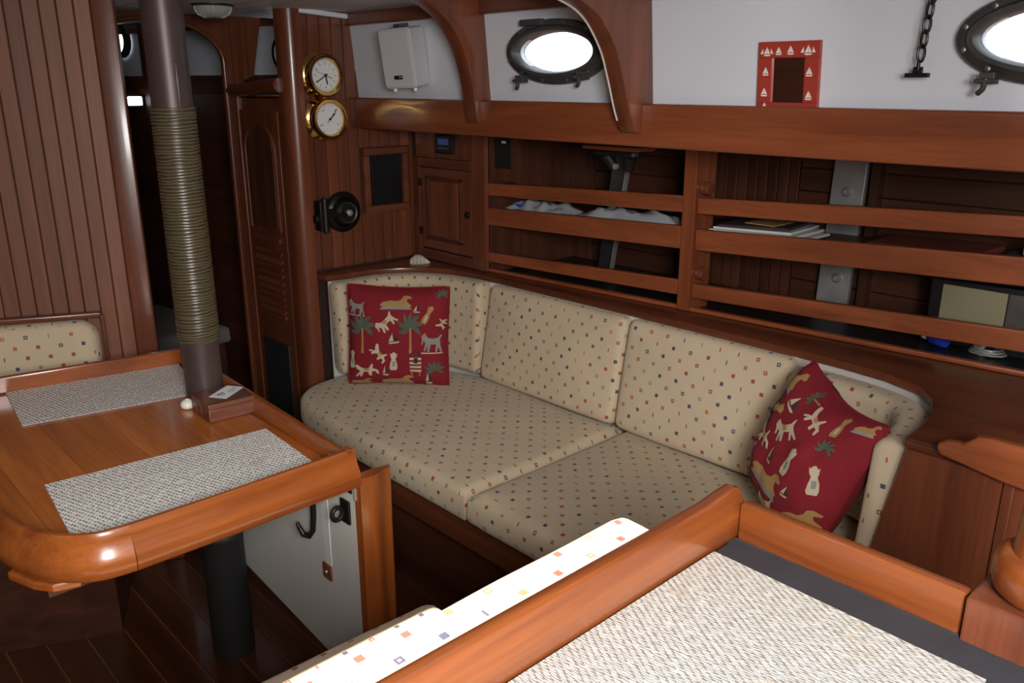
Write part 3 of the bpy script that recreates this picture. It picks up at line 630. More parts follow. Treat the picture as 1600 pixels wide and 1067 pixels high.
SAILS = [[(.48, .25), (.48, 1), (.1, .25)], [(.54, .25), (.54, .9), (.88, .25)]]; HULL = [(.05, .16), (.95, .16), (.8, 0), (.2, 0)]
MAT_OV = [(0, 0), (1, .05), (.9, .3), (.12, .28)]
HUT = [[(0, k*.2), (1, k*.2), (1, k*.2 + .11), (0, k*.2 + .11)] for k in range(4)]; ROOF = [(-.12, .80), (.5, 1.08), (1.12, .80), (1.1, .74), (.5, .98), (-.1, .74)]; WIN = [(.35, .45), (.7, .45), (.7, .7), (.35, .7)]
def motif(kind):
    if kind == 'dog': return [('m_cream', DOG), ('m_tan', [(.34, .72), (.55, .68), (.6, .5), (.4, .5)])]
    if kind == 'gdog': return [('m_grey', DOG), ('m_tan', [(.02, .75), (.10, .86), (.2, .92), (.2, .75)]), ('m_cream', [(0, .04), (1, .04), (1, .09), (0, .09)])]
    if kind == 'run': return [('m_cream', RUN), ('m_tan', [(.40, .66), (.62, .66), (.6, .5), (.42, .5)])]
    if kind == 'sit': return [('m_cream', SIT), ('m_grey', [(.42, .2), (.58, .2), (.6, .45), (.4, .45)])]
    if kind == 'tsit': return [('m_tan', SIT), ('m_cream', [(.44, .1), (.56, .1), (.58, .4), (.42, .4)])]
    if kind == 'lie': return [('m_grey', MAT_OV), ('m_tan', [(a, b + .18) for a, b in LIE])]
    if kind == 'palm': return [('m_tan', TRUNK)] + [('m_green', f) for f in PALM]
    if kind == 'frond': return [('m_green', [(a, (b - .3)*1.4) for a, b in f]) for f in PALM]
    if kind == 'boat': return [('m_cream', SAILS[0]), ('m_dark', SAILS[1]), ('m_cream', HULL)]
    if kind == 'hut': return [('m_cream', h) for h in HUT] + [('m_dark', ROOF), ('m_dark', WIN), ('m_tan', [(.1, -.2), (.2, -.2), (.2, 0), (.1, 0)]), ('m_tan', [(.8, -.2), (.9, -.2), (.9, 0), (.8, 0)])]
def pillow(M, s, T, motifs, label, sag=0, pinch=.012):
    def P(u, v, sgn):
        e = 1.0 - .03*(abs(u)**5)*(abs(v)**5) ; px_ = s*u*(e - .045*(1 - abs(v)**2)*0 - pinch*(1 - v*v)*abs(u)); py_ = s*v*(e - pinch*1.3*(1 - u*u)*abs(v))
        th = T*(max(0, 1 - abs(u)**3)*max(0, 1 - abs(v)**3))**.5
        th *= 1 + .10*noise.noise(Vector((u*1.6, v*1.6, sag + sgn)))
        return M @ Vector((px_, py_ + sag*.02*u*u, sgn*th/2 + .005*noise.noise(Vector((u*3.3, v*3.3, sag))) + .003*noise.noise(Vector((u*7, v*2.5, sag + 4)))))
    n = 26; mb = MB()
    for sgn in (1, -1):
        pts = [P(-1 + 2*i/n, -1 + 2*j/n, sgn) for j in range(n + 1) for i in range(n + 1)]
        f = [(j*(n+1) + i, j*(n+1) + i + 1, (j+1)*(n+1) + i + 1, (j+1)*(n+1) + i) for j in range(n) for i in range(n)]
        mb.add(pts, f if sgn > 0 else [q[::-1] for q in f])
    root = thing('throw_pillow', label, 'pillow', 'red throw pillows')
    mb.build('pillow_cover', 'red_cloth', root, smooth=True)
    rim = [(-1 + 2*k/20, -1) for k in range(20)] + [(1, -1 + 2*k/20) for k in range(20)] + [(1 - 2*k/20, 1) for k in range(20)] + [(-1, 1 - 2*k/20) for k in range(20)]
    MB().tube([P(u, v, 1) for u, v in rim], .0035, 6, True).build('piping', 'red_cloth', root, smooth=True)
    for kind, cu, cv, w_, h_, rot in motifs:
        ca, sa = math.cos(math.radians(rot)), math.sin(math.radians(rot)); by = {}
        for lay, (mt, poly) in enumerate(motif(kind)):
            bm = bmesh.new(); vs = [bm.verts.new((a, b, 0)) for a, b in dens(poly, .12)]
            es = [bm.edges.new((vs[i], vs[(i+1) % len(vs)])) for i in range(len(vs))]; bmesh.ops.triangle_fill(bm, edges=es, use_beauty=True)
            bmesh.ops.subdivide_edges(bm, edges=bm.edges[:], cuts=1, use_grid_fill=True); bmesh.ops.triangulate(bm, faces=bm.faces[:])
            bm.verts.index_update(); pts = []; ok = True
            for v in bm.verts:
                a, b = (v.co.x - .5)*w_, (v.co.y - .5)*h_; u, vv = cu + a*ca - b*sa, cv + a*sa + b*ca
                u = max(-.985, min(.985, u)); vv = max(-.985, min(.985, vv)); e = .012
                p = P(u, vv, 1); nrm = (P(u + e, vv, 1) - P(u - e, vv, 1)).cross(P(u, vv + e, 1) - P(u, vv - e, 1)).normalized()
                pts.append(p + nrm*(.0016 + .0005*lay))
            by.setdefault(mt, MB()).add(pts, [[v.index for v in f.verts] for f in bm.faces]); bm.free()
        nm = {'dog': 'printed_dog', 'gdog': 'printed_dog', 'run': 'printed_dog', 'sit': 'printed_dog', 'tsit': 'printed_dog', 'lie': 'printed_dog', 'palm': 'printed_palm', 'frond': 'printed_palm', 'boat': 'printed_boat', 'hut': 'printed_hut'}[kind]
        first = None
        for mt, m_ in by.items():
            o = m_.build(nm if not first else 'printed_detail', mt, first or root); first = first or o
MO1 = [('gdog', -.78, .58, .36, .36, 0), ('lie', .0, .72, .62, .28, 0), ('boat', .40, .60, .16, .14, 0), ('tsit', .62, .50, .26, .42, -25), ('palm', -.66, .10, .62, .80, 0), ('dog', -.18, .32, .46, .34, 48), ('palm', .28, .14, .56, .82, 0), ('gdog', .70, -.06, .42, .46, 0),
       ('run', -.32, -.30, .40, .30, -48), ('sit', -.04, -.42, .30, .42, 0), ('hut', .38, -.44, .22, .42, 0), ('run', -.58, -.66, .50, .34, 8), ('boat', -.20, -.64, .14, .22, 0), ('lie', .02, -.86, .66, .24, 0), ('frond', .74, -.58, .46, .34, 0), ('boat', .62, -.78, .16, .28, 0), ('frond', .86, .86, .30, .22, 0), ('lie', -.70, -.90, .46, .14, 0), ('boat', -.04, .02, .26, .2, 10), ('sit', -.88, -.42, .22, .40, 0), ('run', .90, .30, .2, .26, 60)]
def pil_m(c, right, up): r, u = Vector(right).normalized(), Vector(up); z = r.cross(u).normalized(); return frame_m(c, r, z)
pillow(pil_m((1.760, 2.505, .640), (.70, -.71, -.02), (.05, .09, .99)), .196, .145, MO1, 'upright red throw pillow with dogs and palms in the far corner of the settee', 0, .055)
MO2 = [('lie', -.82, .74, .5, .36, 0), ('frond', -.82, .12, .46, .42, 0), ('tsit', -.60, .34, .30, .46, -60), ('boat', -.34, .62, .30, .22, -10), ('run', -.52, -.10, .42, .36, 10), ('dog', -.14, .28, .50, .40, 38), ('gdog', -.78, -.46, .44, .44, 10), ('boat', -.14, -.14, .18, .26, 0), ('sit', .27, .02, .34, .50, -5), ('lie', -.06, -.46, .80, .40, -4), ('frond', -.58, -.84, .46, .34, 0), ('dog', .10, -.82, .44, .34, 15), ('sit', .72, -.04, .30, .48, 20), ('lie', .74, -.66, .52, .32, 10), ('frond', .62, .42, .34, .28, 0), ('run', .20, .66, .44, .34, -20), ('tsit', .56, .78, .26, .36, 10), ('palm', -.14, .84, .3, .3, 90), ('boat', .46, -.40, .18, .16, 0), ('lie', .84, .86, .26, .2, 0)]
pillow(pil_m((1.825, .880, .664), (-.54, -.83, -.15), (.21, -.305, .928)), .172, .17, MO2, 'tilted red throw pillow with dogs and palms leaning in the aft settee corner', 1.7)

# ================================================================== TABLE
tb = thing('saloon_table', 'varnished wooden dining table with raised edges around the metal post', 'table')
TZ = .72
def tprof():    # fiddle cross-section: (outward, z)
    return [(-.018, TZ - .005), (-.018, .758), (-.012, .765), (-.004, .765), (.000, .759), (.001, .748), (.004, .735), (.011, .722), (.016, .712), (.018, .700), (.016, .684), (.010, .675), (-.018, .672)]
# planks run fore-aft inside the fiddles
xs = [.272, .335, .47, .605, .74, .795, .90]
YL = [1.72, 1.553, 1.513, 1.51, 1.51, 1.51, 1.51]
for k, (a, b) in enumerate(zip(xs[:-1], xs[1:])):
    yb = 2.60 - (b - .25)*.16; q = [(a + .0004, YL[k]), (b - .0004, YL[k + 1]), (b - .0004, yb), (a + .0004, yb + .02)]
    if k == 1: q = [(a + .0004, 1.553), (.385, 1.518), (b - .0004, 1.513), (b - .0004, yb), (a + .0004, yb + .02)]
    MB().pz(q, TZ - .03, TZ).build('top_plank', 'table_x', tb)
pth = [(.925, 1.503, 0), (.60, 1.497, 0), (.43, 1.498, 0), (.375, 1.507, 0), (.328, 1.540, 0), (.292, 1.592, 0), (.268, 1.66, 0), (.255, 1.76, 0), (.24, 2.0, 0), (.225, 2.60, 0)]
MB().sweep(pth[:3][::-1], lambda i: [(-a, z) for a, z in tprof()]).build('fiddle', 'teak_x', tb)
MB().sweep([(p[0], p[1], 0) for p in smooth_poly([q[:2] for q in pth[2:]], 4)][::-1], lambda i: [(-a, z) for a, z in tprof()]).build('fiddle', 'teak_x', tb)
MB().quad8([(.892, 1.525, TZ - .03), (.915, 1.525, TZ - .03), (.955, 2.49, TZ - .03), (.928, 2.49, TZ - .03)], [(.896, 1.525, .763), (.912, 1.525, .763), (.950, 2.49, .767), (.932, 2.49, .767)]).build('fiddle', 'teak_y', tb, bevel=.004)
MB().bar((.215, 2.625, .745), (.952, 2.497, .745), .02, .046).build('fiddle', 'teak_x', tb, bevel=.004)
MB().box(.868, .898, 1.506, 1.524, .756, .766).box(.902, .917, 1.502, 1.524, .758, .770).build('fiddle_block', 'teak_x', tb, bevel=.002)
MB().pz([(.25, 1.66), (.275, 1.59), (.30, 1.555), (.345, 1.54), (.36, 1.60), (.30, 1.70)], .652, .670).build('support_tab', 'teak_x', tb, bevel=.004)
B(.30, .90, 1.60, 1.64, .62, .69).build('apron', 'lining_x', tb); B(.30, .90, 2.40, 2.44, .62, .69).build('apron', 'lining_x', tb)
# hanging leaf
lf = MB().quad8([(.929, 1.524, .10), (.945, 1.524, .10), (.945, 2.40, .195), (.929, 2.40, .195)], [(.929, 1.524, .685), (.945, 1.524, .685), (.965, 2.46, .685), (.949, 2.46, .685)]).build('hanging_leaf', 'laminate', tb, bevel=.002, label='white-faced drop leaf hanging below the table')
prof = [(1.523, .928), (1.500, .930), (1.494, .950), (1.492, .965), (1.500, .985), (1.506, .995), (1.507, 1.016), (1.512, 1.022), (1.520, 1.020), (1.528, .975), (1.528, .946), (1.523, .946)]
MB().pz([(b, a) for a, b in prof], .10, .690).build('leaf_edge', 'teak_z', lf)
B(.926, .931, 1.535, 1.56, .640, .685).build('bracket', 'black_metal', lf); B(.924, .93, 1.517, 1.521, .63, .685).build('hinge', 'steel', lf)
hk = MB().tube([(p[0], p[1] - .035, p[2] - .012) for p in [(.918, 1.735, .68), (.918, 1.735, .60), (.916, 1.737, .53), (.912, 1.738, .492), (.905, 1.745, .478), (.896, 1.758, .480), (.890, 1.766, .500), (.888, 1.770, .512)]], [.007, .007, .0075, .007, .0085, .0075, .006, .004], 10); hk.lathe([(.010, 0), (.010, .018)], (.918, 1.700, .56), seg=12)
hk.build('hook', 'black_metal', lf, smooth=True)
ey = MB().box(.922, .929, 1.545, 1.582, .555, .615); ey.tube([(.918 - .014*(1 - math.cos(a)), 1.565, .585 + .016*math.sin(a)) for a in [k*PI/8 - PI/2*0 for k in range(16)]], .006, 8, True); ey.build('eye_plate', 'black_metal', lf, bevel=.002)
B(.923, .930, 1.650, 1.690, .352, .395).build('wood_pad', 'box_wood', lf, bevel=.003); MB().lathe([(.005, 0), (.004, .003)], (.923, 1.67, .374), (-1, 0, 0), 10).build('screw', 'steel', lf)
B(.9275, .9295, 1.650, 1.682, .395, .68).build('tape_strip', 'tape', lf)
# ---- post through the table
mp_ = thing('mast_post', 'round dark metal post wrapped in cord, standing through the table', 'post')
PXY = Vector((.858, 2.143, 0))
MB().lathe([(.0487, TZ - .10), (.0487, 1.80)], PXY, seg=40).build('tube', 'mast', mp_, smooth=True)
MB().lathe([(.060, FZ), (.060, FZ + .02), (.058, .30), (.061, .305), (.061, .32), (.056, .325), (.056, .64)], PXY, seg=32).build('lower_sleeve', 'rubber', mp_, smooth=True, label='black sleeve under the table')
rp = []; turns = 74; z0, z1 = .893, 1.492
for k in range(turns*20 + 1):
    a = 2*PI*k/20; fz = k/(turns*20); z = z0 + (z1 - z0)*fz + .0036*noise.noise(Vector((math.cos(a)*1.2, math.sin(a)*1.2, fz*34)))
    rr = .0505 + .0008*noise.noise(Vector((math.cos(a)*3, math.sin(a)*3, fz*90))); rp.append(PXY + Vector((rr*math.cos(a), rr*math.sin(a), z)))
MB().tube(rp, .0038, 6).build('cord_wrapping', 'rope', mp_, smooth=True, label='golden brown cord wound around the post')
B(PXY.x - .004, PXY.x + .004, PXY.y - .052, PXY.y - .044, 1.47, 1.60).build('seam', 'mast', mp_, bevel=.003)
# ---- wooden box with card, porcelain knob
bx = thing('wooden_box', 'small reddish wooden box on the table beside the post', 'box')
bR = Matrix.Translation((.858, 2.03, 0)) @ Matrix.Rotation(math.radians(-2), 4, 'Z') @ Matrix.Translation((-.858, -2.03, 0))
B(.795, .920, 1.970, 2.088, TZ + .001, TZ + .034).xf(bR).build('body', 'box_wood', bx, bevel=.002); B(.795, .920, 1.970, 2.088, TZ + .0345, TZ + .048).xf(bR).build('lid', 'box_wood', bx, bevel=.002)
MB().px([(2.02, TZ + .012), (2.032, TZ + .012), (2.034, TZ + .03), (2.026, TZ + .04), (2.018, TZ + .03)], .7935, .796).xf(bR).build('inlay', 'box_wood', bx)
cd = thing('business_card', 'white printed card lying on the small wooden box', 'card'); cz = TZ + .0485
cpts = [(.822, 2.035), (.850, 1.992), (.922, 2.042), (.895, 2.084)]
MB().quad8([(*p, cz) for p in cpts], [(*p, cz + .0008) for p in cpts]).build('card', 'paper', cd)
c0, cu_, cv_ = Vector((.850, 1.992, cz + .0011)), Vector((.072, .050, 0)), Vector((-.028, .043, 0))
for a, b, w_, h_, mt in ((.12, .55, .30, .10, 'print_ink'), (.12, .72, .22, .06, 'grey_ink'), (.5, .30, .36, .05, 'grey_ink'), (.5, .42, .40, .05, 'grey_ink'), (.5, .18, .30, .05, 'grey_ink'), (.15, .38, .2, .05, 'print_ink')):
    q = [c0 + cu_*s + cv_*t for s, t in ((a, b), (a + w_, b), (a + w_, b + h_), (a, b + h_))]; MB().quad8(q, [p + Vector((0, 0, .0003)) for p in q]).build('printed_line', mt, cd)
tag(MB().lathe([(.012, 0), (.018, .004), (.019, .013), (.014, .021), (.006, .024), (.006, .020)], (.797, 2.118, TZ + .001), seg=20).build('porcelain_knob', 'porcelain', smooth=True), 'small glossy white knob at the foot of the post', 'knob')
# ---- place mats
def mat(poly, z, t, m, label, grp=None, uvrot=0, name='placemat'):
    mb = MB().pz(poly, z, z + t); o0 = Vector(poly[0]); e = (Vector(poly[1]) - o0).normalized(); f_ = Vector((-e.y, e.x))
    for i, fc in enumerate(mb.f): mb.uv[i] = [((Vector(mb.v[k][:2]) - o0).dot(e), (Vector(mb.v[k][:2]) - o0).dot(f_)) for k in fc]
    return tag(mb.build(name, m), label, 'placemat', grp)
mat([(.350, 1.545), (.862, 1.530), (.878, 1.840), (.383, 1.882)], TZ + .001, .003, 'table_weave', 'woven grey-white placemat at the near edge of the table', 'table placemats')
mat([(.438, 2.278), (.87, 2.200), (.925, 2.495), (.472, 2.592)], TZ + .001, .003, 'table_weave', 'woven grey-white placemat at the far side of the table behind the post', 'table placemats')
# ---- forward bench cushion of the dinette
Mf = frame_m(P0 + D*.148 + D*.55 + Nn*.03 + Vector((0, 0, .50)), -D, Nn + Vector((0, 0, .12))) @ Matrix.Translation((0, .165, 0))
tag(cushion_mb(rrect(.55, .165, .06, 6), .085, .032, .012, Mf, 4).build('bench_back_cushion', 'fabric', smooth=True), 'cream patterned cushion against the left plank bulkhead behind the table', 'cushion')
ds = thing('dinette_seat', 'dark wooden bench base behind the dining table', 'bench')
slab(MB(), .15, 1.3, .02, .40, FZ, .40).build('base', 'lining_x', ds)
# ---- aft bench (in front of the galley counter)
tag(cushion_mb([(-.5, .735), (.985, .735), (.985, 1.30), (.965, 1.322), (-.5, 1.36)], .11, .035, .012, Matrix.Translation((0, 0, .342)), 6).build('bench_seat_cushion', 'fabric', smooth=True), 'cream patterned bench seat cushion in front of the table, partly hidden', 'cushion')
Mb = frame_m((.23, .625, .478), (-1, 0, 0), (0, 1, .06)) @ Matrix.Translation((0, .228, 0))
bo = rrect(.68, .228, .045, 5)
tag(cushion_mb([(p[0], p[1]) for p in bo], .118, .028, .010, Mb, 8).build('bench_back_cushion', 'fabric', smooth=True), 'sunlit patterned cushion top just behind the counter edge', 'cushion')
ab = thing('aft_bench', 'wooden bench base below the sunlit cushions', 'bench')
B(-.5, .96, .64, 1.29, FZ, .332).build('base', 'mahog_x', ab, bevel=.005)

# ================================================================== GALLEY COUNTER
gc = thing('galley_counter', 'foreground counter with dark slate top and varnished raised edges', 'counter')
B(-.45, 1.012, -.08, .586, .868, .898).build('worktop', 'slate', gc, bevel=.002)
B(-.45, 1.03, .588, .612, FZ, .895).build('front_panel', 'mahog_x', gc); B(1.012, 1.03, .12, .588, FZ, .895).build('side_panel', 'mahog_y', gc)
fp = [(-.45, .895), (1.028, .895), (1.030, .93), (1.028, .955), (1.018, .976), (1.000, .984), (.975, .983), (.93, .978), (-.45, .978)]
MB().py(fp, .586, .610).build('fiddle', 'teak_x', gc, bevel=.008, seg=3)
MB().box(1.008, 1.030, .268, .585, .88, .957).build('fiddle', 'teak_y', gc, bevel=.006, seg=3)
MB().box(1.005, 1.008, .268, .584, .898, .8995).box(.985, 1.006, .583, .586, .898, .9).build('sealant_bead', 'dull_steel', gc)
mat([(.941, .215), (.948, .5835), (.20, .5835), (.20, .215)], .8985, .003, 'counter_weave', 'large pale woven mat covering the slate counter in the foreground', name='counter_mat')
tp = thing('turned_post', 'turned wooden post on a square block at the right edge', 'post')
B(1.000, 1.11, .10, .266, .80, .958).build('base_block', 'mahog_z', tp, bevel=.004, seg=2)
PC = (1.066, .196, 0)
MB().lathe([(.052, .958), (.061, .966), (.0655, .980), (.0655, .994), (.061, 1.008), (.052, 1.016)], PC, seg=36).build('ring', 'teak_z', tp, smooth=True)
MB().lathe([(.048, 1.010), (.0455, 1.03), (.044, 1.08), (.0425, 1.25), (.042, 1.80)], PC, seg=36).build('shaft', 'teak_z', tp, smooth=True)

# ================================================================== WALL FITTINGS
def clock(cx, cz, label, hands, barometer=False):
    c = thing('ship_clock' if not barometer else 'barometer', label, 'clock' if not barometer else 'barometer', 'brass bulkhead instruments'); ax = (0, -1, 0); o = (cx, YB, cz)
    MB().lathe([(.078, 0), (.080, .006), (.070, .014), (.062, .018), (.060, .040), (.066, .044), (.066, .050), (.060, .052)], o, ax, 40).build('case', 'brass', c, smooth=True)
    MB().lathe([(.072, .048), (.076, .054), (.076, .062), (.070, .070), (.062, .070), (.056, .062), (.056, .056)], o, ax, 40, False).build('bezel', 'brass', c, smooth=True)
    dlo = MB().lathe([(.058, .050), (.058, .058)], o, ax, 40).build('dial', 'dial', c)
    F = YB - .0585
    m_ = MB()
    for k in range(60 if not barometer else 48):
        a = 2*PI*k/60 if not barometer else math.radians(-150 + 300*k/47); l = .006 if k % 5 == 0 else .003
        r1 = .053; m_.bar((cx + math.sin(a)*r1, F, cz + math.cos(a)*r1), (cx + math.sin(a)*(r1 - l), F, cz + math.cos(a)*(r1 - l)), .0012 if k % 5 == 0 else .0006, .0006, (0, 1, 0))
    m_.build('tick_marks', 'ink', dlo)
    nums = [str(12 if k == 0 else k) for k in range(12)] if not barometer else ['28', '29', '30', '31']
    for k, tx in enumerate(nums):
        a = 2*PI*k/12 if not barometer else math.radians(-120 + 80*k); text_mb(tx, .0105, frame_m((cx + math.sin(a)*.041, F, cz + math.cos(a)*.041), (1, 0, 0), (0, -1, 0))).build('numeral', 'ink', dlo)
    for ang, l, w_, tail in hands:
        a = math.radians(ang); MB().bar((cx - math.sin(a)*tail, F - .003, cz - math.cos(a)*tail), (cx + math.sin(a)*l, F - .003, cz + math.cos(a)*l), w_, .001, (0, 1, 0)).build('hand', 'ink', c)
    MB().lathe([(.0045, 0), (.0045, .004)], (cx, F - .001, cz), ax, 14).build('hub', 'ink', c)
clock(1.704, 1.577, 'brass ship clock, the upper round instrument on the boarded bulkhead', [(170, .032, .005, .006), (238, .046, .0035, .010), (110, .030, .0022, .012), (292, .04, .001, .0)])
clock(1.712, 1.422, 'brass barometer, the lower round instrument on the boarded bulkhead', [(42, .045, .0022, .018), (48, .030, .004, .0)], True)
# ---- vent
vt = thing('air_vent', 'wooden framed vent with black mesh on the boarded bulkhead', 'vent')
for r in ((1.885, 2.10, 1.275, 1.305), (1.885, 2.10, 1.045, 1.075), (1.885, 1.912, 1.075, 1.275), (2.073, 2.10, 1.075, 1.275)): B(r[0], r[1], YB - .012, YB + .012, r[2], r[3]).build('frame', 'mahog_x', vt, bevel=.004)
B(1.912, 2.073, YB + .006, YB + .012, 1.075, 1.275).build('backing', 'black', vt)
for k in range(11): z = 1.085 + k*.0185; B(1.912, 2.073, YB - .002, YB + .002, z - .002, z + .002).build('mesh_wire', 'black_metal', vt)
for k in range(9): xx = 1.922 + k*.018; B(xx - .002, xx + .002, YB - .0035, YB + .0015, 1.075, 1.275).build('mesh_wire', 'black_metal', vt)
# ---- round black bulkhead lamp
bl = thing('bulkhead_lamp', 'round black metal fixture with side bracket on the boarded bulkhead', 'wall lamp'); fc = (1.775, YB, 1.066)
MB().lathe([(.078, 0), (.080, .012), (.074, .022), (.060, .028), (.056, .022)], fc, (0, -1, 0), 36, False).build('outer_ring', 'black_metal', bl, smooth=True)
MB().lathe([(.060, .012), (.050, .024), (.048, .034), (.034, .046), (.030, .046)], fc, (0, -1, 0), 32).build('dome', 'black_metal', bl, smooth=True)
MB().lathe([(.040, .040), (.042, .046), (.040, .050), (.036, .046)], fc, (0, -1, 0), 30, False).build('inner_ring', 'dull_steel', bl, smooth=True)
MB().lathe([(.013, .046), (.013, .056), (.009, .060)], (fc[0] + .004, fc[1], fc[2]), (0, -1, 0), 18).build('centre_cap', 'steel', bl, smooth=True)
bb_ = MB().box(fc[0] - .125, fc[0] - .085, YB - .05, YB - .002, fc[2] - .06, fc[2] + .055); bb_.lathe([(.018, 0), (.018, .05)], (fc[0] - .14, YB - .03, fc[2] - .012), (1, 0, 0), 14); bb_.lathe([(.012, 0), (.012, .135)], (fc[0] - .100, YB - .045, fc[2] - .068), (0, 0, 1), 12); bb_.box(fc[0] - .09, fc[0] - .05, YB - .04, YB - .01, fc[2] - .02, fc[2] + .02)
bb_.build('bracket', 'black_metal', bl, bevel=.005)
MB().bar((fc[0] - .11, YB - .05, fc[2]), (fc[0], YB - .05, fc[2] - .004), .010, .008, (0, 1, 0)).build('arm', 'black_metal', bl, bevel=.002)
# ---- black meters
gm_ = thing('battery_monitor', 'small square black panel with blue display on the corner locker', 'meter')
B(2.112, 2.127, 2.598, 2.708, 1.283, 1.358).build('body', 'black', gm_, bevel=.006); B(2.1105, 2.1125, 2.622, 2.685, 1.318, 1.342).build('display', 'lcd', gm_)
for k in range(5): yy = 2.685 - k*.013; B(2.110, 2.1125, yy - .008, yy, 1.302, 1.308).build('button', 'dull_steel', gm_)
sw = thing('switch_panel', 'tall black switch plate at the left end of the bookshelf', 'switch')
B(2.26, 2.275, 2.40 - .0, 2.49, 1.245, 1.36).xf(Matrix.Translation((-.115, -.10, 0))).build('plate', 'black', sw, bevel=.005); B(2.143, 2.147, 2.325, 2.347, 1.338, 1.346).build('badge', 'paper', sw)
B(2.150, 2.17, 2.27, 2.43, 1.20, 1.46).build('mount', 'lining_z', sw)
# ---- speaker
sp = thing('speaker', 'white box loudspeaker on the white cabin side under the ceiling', 'speaker')
def spm(mb): return mb.xf(Matrix.Translation((1.795, 2.475, 1.632)) @ Matrix.Rotation(math.radians(-8), 4, 'Y') @ Matrix.Rotation(math.radians(14), 4, 'Z'))
spm(MB().px(rrect(.070, .098, .012, 3), -.02, .055)).build('cabinet', 'speaker_white', sp, bevel=.004)
spm(MB().px(rrect(.065, .092, .010, 3), -.026, -.0205)).build('grille', 'speaker_white', sp, bevel=.004)
spm(MB().box(-.0285, -.0262, -.018, .018, -.067, -.054)).build('badge', 'black', sp); spm(MB().box(-.0292, -.0284, -.016, -.004, -.062, -.057)).build('badge_mark', 'steel', sp)
for s in (-1, 1): spm(MB().lathe([(.006, 0), (.008, -.006), (.006, -.012)], (.0, s*.045, -.098), seg=10)).build('foot', 'dial', sp, smooth=True)
spm(MB().box(.0, .05, -.012, .012, .098, .110)).build('bracket', 'dull_steel', sp)
# ---- sailboat mirror
mr = thing('mirror', 'small mirror in a red frame painted with white sailboats', 'mirror')
Mm = Matrix.Translation((1.8705, 1.056, 1.5655)) @ Matrix.Rotation(math.radians(-5), 4, 'Y')
def mm(mb): return mb.xf(Mm)
W_, H_ = .0775, .0775
for r in ((-W_, W_, H_ - .036, H_), (-W_, W_, -H_ - .0, -H_ + .018), (-W_, -W_ + .036, -H_ + .018, H_ - .036), (W_ - .036, W_, -H_ + .018, H_ - .036)): mm(B(-.006, .006, *r)).build('frame', 'red_paint', mr, bevel=.0015)
mm(B(.0, .004, -W_ + .036, W_ - .036, -H_ + .018, H_ - .036)).build('glass', 'mirror', mr)
def sail(yc, zc, s, big=False):
    mb = MB(); parts = SAILS + [HULL] + ([[(.0, .25), (-.05, .8), (-.35, .25)], [(.95, .25), (1.0, .8), (1.3, .25)]] if big else [])
    for p in parts: mb.px([(yc - (a - .5)*s, zc + (b - .4)*s) for a, b in p], -.0072, -.0062)
    mm(mb).build('painted_boat', 'motif_white', mr)
for yc, zc, s, bg in ((.054, .054, .020, True), (.024, .055, .018, False), (-.006, .056, .020, False), (-.050, .055, .022, True), (.056, .010, .019, False), (.058, -.037, .020, False), (-.055, .008, .020, False), (-.056, -.044, .020, False), (.056, -.066, .012, False)): sail(yc, zc, s, bg)
# ---- chain with T-bar
ch = thing('chain', 'rusty dark chain with a cross bar hanging before the white cabin side', 'chain')
cy0, cxx = .735, 1.845
for k in range(8):
    z = 1.80 - k*.0275; yy = cy0 + .002*k - .004; a = (70 if k % 2 == 0 else -35)
    pts = [Vector((math.cos(t)*.0075, 0, math.sin(t)*.0165)) for t in [2*PI*i/16 for i in range(16)]]
    Mc = Matrix.Translation((cxx - .012, yy, z)) @ Matrix.Rotation(math.radians(a), 4, 'Z'); MB().tube([Mc @ p for p in pts], .0030, 6, True).build('link', 'black_metal', ch, smooth=True)
zt = 1.80 - 8*.0275 + .006
tbm = MB().tube([(cxx - .012, cy0 + .012, zt + .008), (cxx - .012, cy0 + .012, zt - .016)], .004, 8); tbm.py([(cxx - .016, zt - .016), (cxx - .008, zt - .016), (cxx - .010, zt - .004), (cxx - .014, zt - .004)], cy0 + .002, cy0 + .022); tbm.box(cxx - .018, cxx - .006, cy0 - .012, cy0 + .036, zt - .025, zt - .016)
tbm.build('cross_bar', 'black_metal', ch, bevel=.002)
# ---- ceiling lamp
cp = thing('ceiling_lamp', 'round ceiling lamp with ribbed glass beside the post', 'ceiling lamp')
MB().lathe([(.068, .022), (.072, .010), (.070, 0), (.062, -.004)], (1.335, 2.90, 1.800), seg=32).build('base', 'black_metal', cp, smooth=True)
MB().lathe([(.060, 0), (.059, -.012), (.050, -.026), (.030, -.035), (.008, -.038)], (1.335, 2.90, 1.797), seg=32).build('lens', 'lens', cp, smooth=True)
for k in range(24):
    a = 2*PI*k/24; MB().tube([(1.335 + r*math.cos(a), 2.90 + r*math.sin(a), 1.797 + h) for r, h in ((.0605, -.001), (.0595, -.012), (.0505, -.0265), (.031, -.0355))], .0018, 5).build('glass_rib', 'lens', cp, smooth=True)
# ---- seashell on the ledge
s_ = MB(); ns = 18
for k in range(ns):
    tt = k/(ns - 1); r = .026*math.sin(PI*min(1, tt*.9 + .1))**.8*(1 - .35*tt) + .002
    s_.lathe([(r*.85, -.003), (r*(1.08 if k % 3 == 0 else 1.0), 0), (r*.85, .003)], (2.010 + .062*tt, 2.755 - .046*tt, LZ + .004 + r*.55), (.8, -.6, 0), 14)
tag(s_.build('seashell', 'shell', smooth=True), 'small pale seashell resting on the ledge corner', 'shell')

